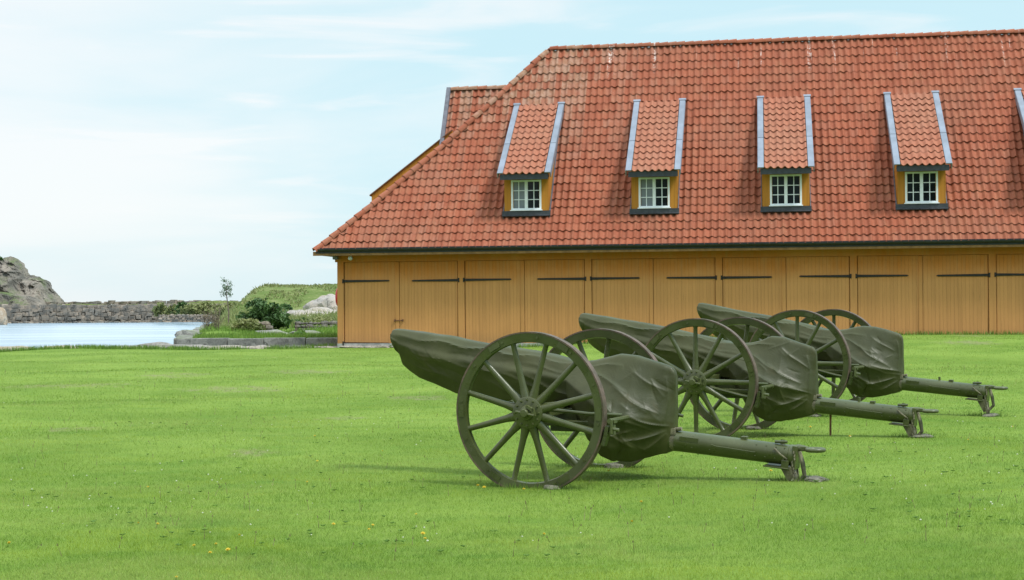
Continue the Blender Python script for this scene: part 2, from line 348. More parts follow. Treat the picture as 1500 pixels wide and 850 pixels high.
def tag(o, label=None, cat=None, group=None, kind=None):
    if label: o['label'] = label
    if cat: o['category'] = cat
    if group: o['group'] = group
    o['kind'] = kind or 'thing'
    return o
def empty(name, loc, rz=0):
    o = bpy.data.objects.new(name, None); col.objects.link(o); o.location = loc; o.rotation_euler = (0, 0, rz); o.empty_display_size = .3; return o
def fast_mesh(name, V, nper, mat, tint=None, parent=None):
    """V: (faces, nper, 3) soup"""
    nf = V.shape[0]; me = bpy.data.meshes.new(name)
    me.vertices.add(nf * nper); me.vertices.foreach_set('co', V.reshape(-1).astype(np.float32))
    me.loops.add(nf * nper); me.loops.foreach_set('vertex_index', np.arange(nf * nper, dtype=np.int32))
    me.polygons.add(nf); me.polygons.foreach_set('loop_start', np.arange(0, nf * nper, nper, dtype=np.int32))
    try: me.polygons.foreach_set('loop_total', np.full(nf, nper, dtype=np.int32))
    except Exception: pass
    me.update(calc_edges=True)
    if tint is not None:
        a = me.attributes.new('tint', 'FLOAT', 'FACE'); a.data.foreach_set('value', tint.astype(np.float32))
    me.materials.append(M[mat]); o = bpy.data.objects.new(name, me); col.objects.link(o)
    if parent is not None: o.parent = parent
    return o
def copy_tree(o, parent=None):
    c = o.copy(); col.objects.link(c)
    if parent is not None: c.parent = parent
    for ch in [k for k in bpy.data.objects if k.parent == o]: copy_tree(ch, c)
    return c
def sstep(x, a, b):
    t = np.clip((x - a) / (b - a), 0, 1); return t * t * (3 - 2 * t)
cy, sy = math.cos(YAW), math.sin(YAW)
def bl(a, b, z=0): return (XC + a * cy + b * sy, YC - a * sy + b * cy, z)
def px(x, y, Y):        # helper while laying out far things: a point of the photograph at depth Y
    d = fw * 2169.9 + r2 * (x - 750) - u2 * (y - 425)
    k = Y / d.y; return Vector((d.x * k, Y, EYE + d.z * k))

# ------------------------------------------------------------------ terrain
def ground_z(x, y):
    x = np.asarray(x, float); y = np.asarray(y, float)
    z = .025 * np.sin(x * .55 + 1.3) * np.sin(y * .31) + .02 * np.sin(x * .23 + y * .47)
    z *= sstep(y, 17, 30)
    z = z + .12 * sstep(x, -.5, 4.5) + .24 * sstep(x, -2, 14) * sstep(y, 26, 48)
    z = z + .14 * sstep(x, 4, 12) * sstep(-(np.abs(y - 43) - 5), -5, 4) * .6
    z = z + .028 * np.sin(y * .95 + np.sin(x * .4) * 1.6) * np.maximum(sstep(y, 21, 27), sstep(-x, 1, 3.5)) * sstep(-y, -50, -44)
    # lawn edge on the left
    edge = 54.5 + .5 * np.sin(x * .7) + .35 * np.sin(x * 1.9 + 1) - 6.0 * sstep(-x, 15.5, 19.5)
    left = sstep(-x, 6.6, 7.6)
    z = z - left * 3.2 * sstep(y, 0, 2.2) * 0
    fall = sstep(y - edge, 0, 2.0) * sstep(-x, 6.3, 7.0)
    # promontory behind the jetty
    le = -12.85 - np.clip(y - 57, 0, 400) * .172
    prom = sstep(x - le, 0, .5) * sstep(y, 57.1, 57.5)
    zp = .22 + np.clip(y - 57, 0, 60) * .010 + .12 * np.sin(x * .9 + y * .3) * sstep(y, 60, 66)
    zl = z * (1 - fall) + (-3.2) * fall
    return zl * (1 - prom) + zp * prom
def grid_sheet(name, xs, ys, zf, mat):
    X, Y = np.meshgrid(xs, ys); Z = zf(X, Y); nx, ny = len(xs), len(ys)
    me = bpy.data.meshes.new(name); V = np.stack([X, Y, Z], -1).reshape(-1, 3)
    I = np.arange(nx * ny).reshape(ny, nx)
    F = np.stack([I[:-1, :-1], I[:-1, 1:], I[1:, 1:], I[1:, :-1]], -1).reshape(-1, 4)
    me.from_pydata(V.tolist(), [], F.tolist()); me.polygons.foreach_set('use_smooth', [True] * len(F)); me.materials.append(M[mat]); me.update()
    o = bpy.data.objects.new(name, me); col.objects.link(o); return o
xs = np.concatenate([np.arange(-120, -26, 4.), np.arange(-26, 22, .3), np.arange(22, 160, 4.)])
ys = np.concatenate([np.arange(-40, 4, 4.), np.arange(4, 64, .35), np.arange(64, 120, 1.5), np.arange(120, 400, 10.)])
tag(grid_sheet('ground', xs, ys, ground_z, 'lawn'), kind='structure')
tag(grid_sheet('water', np.linspace(-4000, 4000, 9), np.array([-4000., 0, 40, 100, 400, 1500, 6000]), lambda X, Y: X * 0 - 1.6, 'water'), kind='structure')

# ------------------------------------------------------------------ grass blades
def blades(n, xf, y0, y1, h, wd, power, tall=None):
    u = rng.random(n)
    y = (y0 ** (1 - power) + u * (y1 ** (1 - power) - y0 ** (1 - power))) ** (1 / (1 - power))
    x = (rng.random(n) - .5) * 2 * (y * xf + 1.2)
    return x, y
def blade_mesh(name, x, y, z, hh, ww, mat, lean=.55, tint=None):
    n = len(x); th = rng.random(n) * 2 * np.pi
    dx, dy = np.cos(th) * ww * .5, np.sin(th) * ww * .5
    ln = (rng.random(n) ** 1.0) * lean * hh; lt = rng.random(n) * 2 * np.pi
    lx, ly = np.cos(lt) * ln, np.sin(lt) * ln
    V = np.zeros((n, 3, 3)); z0 = z - .008
    V[:, 0] = np.stack([x - dx, y - dy, z0], -1); V[:, 1] = np.stack([x + dx, y + dy, z0], -1)
    V[:, 2] = np.stack([x + lx, y + ly, z + hh], -1)
    return fast_mesh(name, V, 3, mat, rng.random(n) if tint is None else tint)
n = 900000
x, y = blades(n, .45, 7.4, 53.5, 0, 0, 2.05)
pn = np.sin(x * 1.7 + np.sin(y * 1.3) * 2) * np.sin(y * 1.1 + np.sin(x * .9) * 2)
keep = (y < 54) & ~((x < -6.6) & (y > 53.9))
x, y, pn = x[keep], y[keep], pn[keep]
h_ = (.010 + .024 * rng.random(len(x)) ** 2.0) * (1 + .25 * pn) * np.where(y > 25, 1.25, 1)
w_ = .0034 * np.clip(y / 11, .8, 4.5)
tag(blade_mesh('grass', x, y, ground_z(x, y), h_, w_, 'grass_blade', 1.5), kind='stuff', label='short mown green grass covering the lawn', cat='grass')
def tuft_field(name, pts, label, hmin, hmax, mat='tall_grass', wid=.02):
    X = np.array([p[0] for p in pts]); Y = np.array([p[1] for p in pts]); Z = np.array([p[2] for p in pts])
    o = blade_mesh(name, X, Y, Z, hmin + (hmax - hmin) * rng.random(len(X)), np.full(len(X), wid), mat, .6)
    return tag(o, label, 'grass', kind='stuff')
# longer unmown grass: along the lawn edge, round wheels, along the shed foot, on the jetty
pts = []
for i in range(9000):
    X_ = random.uniform(-20, -6.6); Y_ = 54.0 + .5 * math.sin(X_ * .7) + .35 * math.sin(X_ * 1.9 + 1) - 6.0 * float(sstep(-X_, 15.5, 19.5)) + random.gauss(0.05, .3)
    if noise.noise(Vector((X_ * .8, 3, 0))) + .35 < random.random() * .8 and X_ > -13: continue
    pts.append((X_, Y_, float(ground_z(X_, Y_)) - .02))
tuft_field('edge_grass', pts, 'ragged unmown grass along the far left rim of the lawn', .06, .22, wid=.03)
pts = []
for i in range(5000):
    a_ = random.uniform(2, 36); b_ = -random.random() ** 2 * .5 - .05; q = bl(a_, b_); pts.append((q[0], q[1], float(ground_z(q[0], q[1])) - .01))
tuft_field('shed_foot_grass', pts, 'taller grass growing against the foot of the ochre doors', .05, .2, wid=.03)
pts = []
for i in range(30000):
    Y_ = 57.5 + random.random() ** 1.6 * 26; X_ = random.uniform(-12.6 - (Y_ - 57) * .17, -3.0)
    if noise.noise(Vector((X_ * .35, Y_ * .25, 2))) < -.12: continue
    pts.append((X_, Y_, float(ground_z(X_, Y_)) - .02))
tuft_field('jetty_grass', pts, 'rank green grass growing on top of the stone jetty', .06, .28, wid=.035)

V = []; nn_ = 26000; rs = np.random.default_rng(15); Y = rs.uniform(76, 150, nn_); X = rs.uniform(-1, 0, nn_) * (14 + (Y - 57) * .2) - 1.5 
k_ = np.array([noise.noise(Vector((a * .25, b_ * .12, 7))) for a, b_ in zip(X, Y)]); ok = (ground_z(X, Y) > -.5) & (k_ > -.25); X, Y, k_ = X[ok], Y[ok], k_[ok]
tag(blade_mesh('shore_scrub', X, Y, ground_z(X, Y), .15 + .45 * rs.random(len(X)) * np.clip(k_ * 2 + .5, .2, 1.3), np.full(len(X), .12), 'scrub_leaf', 1.0), 'rough olive scrub and weeds on the low ground behind the jetty', 'scrub', kind='stuff')
# ------------------------------------------------------------------ gun shed
shed = empty('gun_shed', (XC, YC, 0), -YAW)
tag(shed, 'long ochre boarded shed with a steep orange pantile roof and a row of dormers', 'building')
BAY, NB = 4.6, 9
LEN = BAY * NB; HE, D_, RR, ZR, OV = 3.547, 5.45, 7.71, 11.55, .5
RISE = ZR - HE; SPAN = D_ + OV
def prof(t): return HE + RISE * (t - .09 * (t - t * t))
# solid core wall (left end, back, right end, and a dark inner face behind the doors)
b = MB(); b.prism([(0.0, .0), (LEN, .0), (LEN, 2 * D_), (0.0, 2 * D_)], 'z', -.4, 3.38)
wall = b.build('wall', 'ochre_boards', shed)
wall.data.transform(Matrix.Translation((0, .10, 0)))
b = MB(); b.box((LEN / 2, .045, .0), (LEN + .06, .12, .30)); b.build('plinth', 'concrete', shed)
# posts, header
for i in range(NB + 1):
    p0 = i * BAY
    b = MB(); wd = .24 if i else .24
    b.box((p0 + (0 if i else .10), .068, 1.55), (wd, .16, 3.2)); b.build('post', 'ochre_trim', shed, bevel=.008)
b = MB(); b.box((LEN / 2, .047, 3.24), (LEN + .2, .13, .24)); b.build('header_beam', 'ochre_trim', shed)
# door leaves with strap hinges
LW = (BAY - .24) / 2 - .02
for i in range(NB):
    for s in (0, 1):
        x0 = i * BAY + (.245 if i == 0 and s == 0 else .143) if s == 0 else i * BAY + BAY / 2 + .014
        x1 = i * BAY + BAY / 2 - .014 if s == 0 else (i + 1) * BAY - .143
        b = MB(); b.box(((x0 + x1) / 2, .055, 1.61), (x1 - x0, .05, 3.0))
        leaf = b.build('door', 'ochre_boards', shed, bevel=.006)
        if s == 0: # cover strip on the meeting edge
            b = MB(); b.box((x1 - .05, .022, 1.61), (.13, .03, 2.98)); b.build('cover_strip', 'ochre_trim', leaf, bevel=.005)
        for hz in ([2.428, .16] if (i == 0 and s == 0) else [2.428]):
            b = MB(); L_ = 1.72; tilt = random.uniform(-.012, .012)
            if s == 0: xa, xb = x0 - .02, x0 - .02 + L_
            else: xa, xb = x1 + .02, x1 + .02 - L_
            sg = 1 if xb > xa else -1
            hw0, hw1 = .045, .028
            zz = hz + random.uniform(-.012, .012)
            b.prism([(xa, zz - hw0), (xb - sg * .05, zz - hw1 + tilt), (xb, zz + tilt), (xb - sg * .05, zz + hw1 + tilt), (xa, zz + hw0)], 'y', .0, .028)
            b.tube([(xa - sg * .03, -.01, zz - .075), (xa - sg * .03, -.01, zz + .075)], .03, 8)
            for k in range(6): b.tube([(xa + sg * (.12 + k * .29), -.012, zz), (xa + sg * (.12 + k * .29), .0, zz)], .014, 6)
            b.build('strap_hinge', 'dark_iron', leaf)
    if i == 0:
        b = MB(); xm = BAY / 2
        b.box((xm - .02, -.005, .98), (.34, .02, .035)); b.box((xm - .17, -.02, .98), (.04, .05, .09)); b.box((xm + .13, -.02, .98), (.04, .05, .09))
        b.build('latch', 'rust', leaf)
# eaves: soffit, fascia, gutter
b = MB()
b.box((LEN / 2, -.22, 3.40), (LEN + 1.5, .62, .05)); b.box((-.34, D_ + .3, 3.40), (.78, 2 * D_ + .4, .048))
b.build('soffit', 'soffit', shed)
b = MB(); b.box((LEN / 2, -.555, 3.415), (LEN + 1.52, .03, .15)); b.build('eaves_board', 'soffit', shed)
b = MB(); n_ = 9; P_ = []
for k in range(n_): 
    th = math.pi + math.pi * k / (n_ - 1); P_.append((-.645 + .085 * math.cos(th), 3.575 + .085 * math.sin(th)))
for k in range(n_)[::-1]:
    th = math.pi + math.pi * k / (n_ - 1); P_.append((-.645 + .075 * math.cos(th), 3.575 + .075 * math.sin(th)))
b.prism(P_, 'x', -.55, LEN + .6); b.box((LEN / 2, -.575, 3.52), (LEN + 1.3, .02, .20))
b.build('gutter', 'dark_gutter', shed)
# roof tiles ---------------------------------------------------
TW, TR = .245, 25
def wave(s):
    s = s % 1.0
    return np.where(s < .76, (.068 * ((s / .76 * 2 - 1) ** 2) - .020), .048 + .014 * np.sin((s - .76) / .24 * np.pi))
def tiles(name, mat, parent, umin, umax, rows, pos, nrm, lo, hi, NS=8, seed=3, jit=.006):
    """pos(u,t)->(…,3) surface point, nrm(t)->normal ; lo/hi(t) clip limits in u"""
    rs = np.random.default_rng(seed)
    nc = int(round((umax - umin) / TW)); us = umin + np.arange(nc * NS + 1) / NS * TW
    ci = np.minimum(np.arange(nc * NS + 1) // NS, nc - 1); wv = wave((us - umin) / TW)
    lines = []; uvs = []
    J = rs.normal(0, jit, (rows, nc + 1))
    for k in range(rows):
        for (tt, lift, vv) in ((k, 'prev', k + .02), (k - .08, .040, k + .04), (k + .45, .020, k + .5), (k + 1, .0, k + .98)):
            t = tt / rows; t_ = np.full_like(us, max(t, -.01))
            if lift == 'prev': l = 0.0 + (J[k - 1][ci] if k else 0)
            else: l = lift + J[k][ci]
            if lift == 'prev' and k == 0: l = -.01
            jj = rs.normal(0, .0 if lift == 'prev' else .0, nc + 1)
            tj = t_ + (J[k][ci] * .12 if lift == .040 else 0)
            u_c = np.clip(us, lo(t), hi(t))
            P = pos(u_c, tj) + nrm(t)[None, :] * (wv + l)[:, None]
            lines.append(P); uvs.append(np.stack([(us - umin) / TW, np.full_like(us, vv)], -1))
    Pn = np.array(lines); U = np.array(uvs); nl, nu = Pn.shape[:2]
    I = np.arange(nl * nu).reshape(nl, nu)
    F = np.stack([I[:-1, :-1], I[:-1, 1:], I[1:, 1:], I[1:, :-1]], -1)
    # drop squashed faces outside the clip
    A = Pn[:-1, :-1] - Pn[:-1, 1:]; B = Pn[1:, :-1] - Pn[1:, 1:]
    ok = (np.linalg.norm(A, axis=-1) + np.linalg.norm(B, axis=-1)) > .012
    F = F[ok]
    me = bpy.data.meshes.new(name); me.from_pydata(Pn.reshape(-1, 3).tolist(), [], F.reshape(-1, 4).tolist())
    uvl = me.uv_layers.new(name='UVMap'); Uf = U.reshape(-1, 2)
    # uv per loop, kept inside the tile of the face's first column
    Fi = F.reshape(-1, 4); c0 = (Fi[:, 0] % nu) // NS; r0 = (Fi[:, 0] // nu) // 4
    uu = np.repeat((c0 + .5)[:, None], 4, 1); vv = np.repeat((r0 + .5)[:, None], 4, 1)
    uvl.data.foreach_set('uv', np.stack([uu, vv], -1).reshape(-1).astype(np.float32))
    me.materials.append(M[mat]); me.polygons.foreach_set('use_smooth', [True] * len(me.polygons)); me.update()
    try: me.set_sharp_from_angle(angle=R(50))
    except Exception: pass
    o = bpy.data.objects.new(name, me); col.objects.link(o); o.parent = parent; return o
nf = np.array([0, -RISE, SPAN]) / math.hypot(RISE, SPAN)
lo_ = lambda t: -.6 + RR * t
hi_ = lambda t: LEN + .6 - RR * t
roof = tiles('roof', 'clay_tile', shed, -.6, LEN + .6, TR, lambda u, t: np.stack([u, -OV + SPAN * t, prof(t)], -1), lambda t: nf, lo_, hi_)
nh = np.array([-RISE, 0, RR + .6 * 0]) / math.hypot(RISE, RR)
DEEP = 2 * D_ + .2
tiles('hip_slope', 'clay_tile', shed, -OV, DEEP + OV, TR, lambda u, t: np.stack([-.6 + RR * t, u, prof(t)], -1), lambda t: nh,
      lambda t: -OV + SPAN * t, lambda t: DEEP + OV - SPAN * t, NS=5, seed=5)
b = MB(); b.add([(-.6, DEEP + OV, HE), (LEN + .6, DEEP + OV, HE), (LEN + .6 - RR, D_, ZR - .02), (RR - .6, D_, ZR - .02)], [(3, 2, 1, 0)])
b.add([(LEN + .6, DEEP + OV, HE), (LEN + .6, -OV, HE), (LEN + .6 - RR, D_, ZR - .02)], [(0, 1, 2)])
b.build('rear_slope', 'clay_tile', shed)
# ridge and hip tiles
def capline(name, p0f, n, parent, r0=.135, r1=.115, up_=Vector((0, 0, 1)), fn=None, seed=1):
    b = MB(); rs = random.Random(seed)
    for k in range(n):
        a = fn(k / n); c = fn(min(1.0, (k + 1.12) / n)); t = (c - a).normalized()
        sd_ = t.cross(up_).normalized(); uu = sd_.cross(t).normalized()
        off = uu * rs.uniform(-.006, .008) + sd_ * rs.uniform(-.008, .008); K = 9
        ra, rc = r0 + rs.uniform(-.004, .004), r1
        vs = []
        for (q, rr_) in ((a, ra), (a, ra - .022), (c, rc), (c, rc - .02)):
            for j in range(K):
                th = math.radians(-12) + math.radians(204) * j / (K - 1)
                vs.append(q + off + uu * (math.sin(th) * rr_ + (.012 if q is a else -.004)) + sd_ * math.cos(th) * rr_)
        fs = []
        for j in range(K - 1):
            fs += [(j, j + 1, 2 * K + j + 1, 2 * K + j), (K + j + 1, K + j, 3 * K + j, 3 * K + j + 1), (j + 1, j, K + j, K + j + 1), (2 * K + j, 2 * K + j + 1, 3 * K + j + 1, 3 * K + j)]
        b.add(vs, fs)
    o = b.build(name, 'clay_tile', parent, smooth='edge')
    me = o.data; uvl = me.uv_layers.new(name='UVMap'); nfp = 4 * 8
    fi = np.arange(len(me.polygons)) // nfp
    uvl.data.foreach_set('uv', np.repeat(np.stack([fi * 3 + 400.5, fi * 0 + .5], -1), 4, 0).reshape(-1).astype(np.float32))
    return o
hipf = lambda s: Vector((-.6 + RR * s, -OV + SPAN * s, prof(s) + .045))
capline('hip_tiles', None, 30, roof, fn=lambda s: hipf(s * 1.0 - .012), up_=Vector((-.3, -.4, .8)), seed=2)
capline('hip_tiles', None, 28, roof, fn=lambda s: Vector((-.6 + RR * s, DEEP + OV - SPAN * s, prof(s) + .045)), up_=Vector((-.3, .4, .8)), seed=3)
capline('ridge_tiles', None, 82, roof, fn=lambda s: Vector((LEN + .6 - RR - (LEN + 1.2 - 2 * RR) * s, D_, ZR + .03)), seed=4)
# dormers ---------------------------------------------------
DB = .42                                        # depth of the dormer face
ZB0 = float(prof((DB + OV) / SPAN))
RB0, RZ0 = -.17, 6.09                           # lower edge of dormer roof
RB1 = 3.63; RZ1 = float(prof((RB1 + OV) / SPAN)) + .10
SL = math.hypot(RB1 - RB0, RZ1 - RZ0); nd = np.array([0, -(RZ1 - RZ0), RB1 - RB0]) / SL
def dz(bb): return RZ0 + (RZ1 - RZ0) * (bb - RB0) / (RB1 - RB0)
def dormer(cx, reflection_tint):
    w2 = .80
    b = MB()
    b.box((cx - .635, DB, (ZB0 + dz(DB)) / 2 - .02), (.33, .09, dz(DB) - ZB0 - .06)); b.box((cx + .635, DB, (ZB0 + dz(DB)) / 2 - .02), (.33, .09, dz(DB) - ZB0 - .06))
    b.box((cx, DB + .01, 6.10), (1.6, .08, .22))
    for s in (-1, 1):                            # cheeks
        k = 10; bb = [DB + .05 + (RB1 - DB - .1) * i / k for i in range(k + 1)]
        poly = [(q, dz(q) - .06) for q in bb] + [(q, float(prof((q + OV) / SPAN)) - .15) for q in bb[::-1]]
        b.prism(poly, 'x', cx + s * w2 - .02, cx + s * w2 + .02)
    b.box((cx, DB + .6, ZB0 + .75), (1.5, .05, 1.6))
    d = b.build('dormer', 'ochre_dormer', shed)
    # lead flashing along cheeks where they meet the roof
    b = MB()
    for s in (-1, 1):
        k = 10; bb = [DB - .05 + (RB1 - DB - .05) * i / k for i in range(k + 1)]
        top = [(q, min(float(prof((q + OV) / SPAN)) + .24, dz(q) - .04)) for q in bb]
        bot = [(q, float(prof((q + OV) / SPAN)) - .02) for q in bb]
        b.prism(top + bot[::-1], 'x', cx + s * (w2 + .045) - .012, cx + s * (w2 + .045) + .012)
    b.build('flashing', 'lead_cheek', d)
    b = MB()                                     # lead apron under the window
    b.prism([(DB - .05, ZB0 + .21), (DB - .05, ZB0 + .06), (DB - .13, ZB0 + .00), (DB - .15, ZB0 + .03), (DB - .10, ZB0 + .06), (DB - .09, ZB0 + .21)], 'x', cx - .88, cx + .88)
    b.build('apron', 'lead_dark', d)
    b = MB(); b.box((cx, DB - .20, RZ0 + .06), (1.66, .52, .05)); b.box((cx, RB0 + .04, RZ0 + .0), (1.74, .05, .20)); b.build('fascia', 'lead_dark', d)
    # window
    wx, wz0, wz1 = .545, ZB0 + .24, ZB0 + 1.32; b = MB(); y0 = DB - .03
    for s in (-1, 1): b.box((cx + s * (wx - .03), y0, (wz0 + wz1) / 2), (.07, .08, wz1 - wz0))
    b.box((cx, y0 + .002, wz0 + .03), (2 * wx, .09, .07)); b.box((cx, y0 + .002, wz1 - .03), (2 * wx, .078, .06)); b.box((cx, y0 - .006, (wz0 + wz1) / 2), (.11, .07, wz1 - wz0 - .01))
    for s in (-1, 1):
        xm = cx + s * .275; b.box((xm, y0 + .005, (wz0 + wz1) / 2), (.028, .035, wz1 - wz0 - .1))
        for k in (1, 2): b.box((xm, y0 + .007, wz0 + .05 + (wz1 - wz0 - .1) * k / 3), (.43, .03, .026))
    b.box((cx, y0 - .045, wz0 - .01), (2 * wx + .08, .10, .035))
    b.build('window_frame', 'white_paint', d)
    for s in (-1, 1):
        b = MB(); b.box((cx + s * .275, y0 + .022, (wz0 + wz1) / 2), (.45, .008, wz1 - wz0 - .1)); b.build('pane', 'glass_reflection_tint' if (reflection_tint and s < 0) else 'glass', d)  # left pane of chosen dormers gets the painted sky reflection
    # roof
    uw = .735
    t = tiles('dormer_roof', 'clay_tile_dormer', d, cx - uw, cx + uw, 12,
              lambda u, t: np.stack([u, RB0 + (RB1 - RB0) * t, RZ0 + .1 + (RZ1 - RZ0) * t], -1), lambda t: nd, lambda t: cx - uw, lambda t: cx + uw, seed=int(cx * 10))
    for s in (-1, 1):                            # zinc verge cappings
        b = MB(); xa = cx + s * .855; n0 = Vector(nd)
        P0 = Vector((xa, RB0 - .03, RZ0 + .10)); P1 = Vector((xa, RB1 + .02, RZ1 + .10))
        T = (P1 - P0).normalized(); rot = Matrix(((1, 0, 0), (0, T.y, n0.y), (0, T.z, n0.z)))
        mid = (P0 + P1) / 2
        b.box(mid + n0 * .035, (.20, (P1 - P0).length, .035), rot)
        b.box(mid - n0 * .075 + Vector((s * .10, 0, 0)), (.03, (P1 - P0).length - .01, .21), rot)
        b.box(P0 + T * 2.0 + n0 * .055, (.206, .03, .02), rot)
        b.box(P1 + n0 * .05 + T * .02, (.27, .12, .05), rot)
        b.build('verge', 'zinc', d)
    return d
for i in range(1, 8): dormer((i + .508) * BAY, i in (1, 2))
# cross gable + hood on the hip end
gp = MB(); GA0, GA1, GB0, GB1, GZ = 3.05, 5.9, 4.15, 6.95, 10.1
gm = (GB0 + GB1) / 2
gp.prism([(GB0 + .1, 5.6), (GB1 - .1, 5.6), (GB1 - .1, 7.7), (gm, GZ - .1), (GB0 + .1, 7.7)], 'x', GA0 + .12, GA1 - .1)
hip_gable = gp.build('hip_gable', 'ochre_dormer', shed)
gsl = math.hypot(gm - GB0 + .1, 2.5); gnn = np.array([0, -2.5, gm - GB0 + .1]) / gsl
tiles('gable_roof', 'clay_tile', hip_gable, GA0, GA0 + 3.43, 8, lambda u, t: np.stack([u, GB0 - .1 + (gm - GB0 + .1) * t, GZ - 2.5 + 2.5 * t], -1), lambda t: gnn, lambda t: GA0, lambda t: 9.)
b = MB(); b.add([(GA0, gm, GZ), (GA0 + 3.4, gm, GZ), (GA0 + 3.4, GB1 + .1, GZ - 2.5), (GA0, GB1 + .1, GZ - 2.5)], [(0, 1, 2, 3)]); b.build('gable_rear_roof', 'clay_tile', hip_gable)
capline('ridge_tiles', None, 9, hip_gable, fn=lambda s: Vector((GA0 + 3.4 - 3.4 * s, gm, GZ + .02)), seed=8)
b = MB(); q0 = Vector((GA0 - .03, GB0 - .12, GZ - 2.55)); q1 = Vector((GA0 - .03, gm, GZ + .06)); T = (q1 - q0).normalized(); n0 = Vector(gnn)
b.box((q0 + q1) / 2 + n0 * .02, (.16, (q1 - q0).length, .20), Matrix(((1, 0, 0), (0, T.y, n0.y), (0, T.z, n0.z))))
q1b = Vector((GA0 - .03, GB1 + .12, GZ - 2.55)); T = (q1b - q1).normalized(); n1_ = Vector((0, -T.z, T.y))
b.box((q1 + q1b) / 2 + n1_ * .02, (.16, (q1b - q1).length, .20), Matrix(((1, 0, 0), (0, T.y, n1_.y), (0, T.z, n1_.z)))); b.build('verge', 'lead_cheek', hip_gable)
hb0, hb1 = 4.25, 6.85
b = MB(); b.prism([(3.4, 8.32), (.15, 5.88), (.15, 5.62), (.42, 5.66), (3.4, 7.4)], 'y', hb0, hb1); hood = b.build('hood', 'ochre_dormer', shed)
b = MB(); b.prism([(3.4, 8.32), (.08, 5.84), (.08, 5.89), (3.4, 8.37)], 'y', hb0 - .06, hb1 + .06); b.build('hood_roof', 'rust', hood)

# things on the shed -----------------------------------------
fl = empty('floodlight', bl(.55, -.18, 3.37), -YAW); tag(fl, 'small silver floodlight under the left end of the shed eaves', 'lamp')
b = MB(); b.lathe([(.0, -.13), (.075, -.12), (.085, -.03), (.05, .04), (.0, .05)], 16, 'y', (0, 0, -.12)); b.build('housing', 'silver', fl, smooth='edge')
b = MB(); b.tube([(0, 0, .0), (0, 0, -.1)], .018, 8); b.build('bracket', 'silver', fl)
fl2 = empty('security_camera', bl(-.02, -.2, 3.37), -YAW); tag(fl2, 'small dark grey box camera under the left corner of the eaves', 'camera')
b = MB(); b.box((0, 0, -.10), (.17, .24, .12)); b.build('housing', 'lead_cheek', fl2, bevel=.015)
b = MB(); b.tube([(0, 0, .0), (0, 0, -.06)], .02, 8); b.build('bracket', 'dark_iron', fl2)
lb = empty('lifebuoy', bl(-.02, .5, 1.85), -YAW); tag(lb, 'red lifebuoy hung on the left end wall of the ochre shed', 'lifebuoy')
b = MB(); b.lathe([(.30 + .07 * math.cos(k * math.pi / 6), .07 * math.sin(k * math.pi / 6)) for k in range(12)], 36, 'x', (-.07, 0, 0), True); b.build('ring', 'red_plastic', lb, smooth=True)
b = MB()
for k in range(4):
    th = k * math.pi / 2 + .78; b.lathe([(.076, -.03), (.076, .03)], 12, 'x', (0, 0, 0)); b = MB() if False else b
b = MB(); b.box((.0, 0, .36), (.1, .06, .05)); b.build('hook', 'dark_iron', lb)

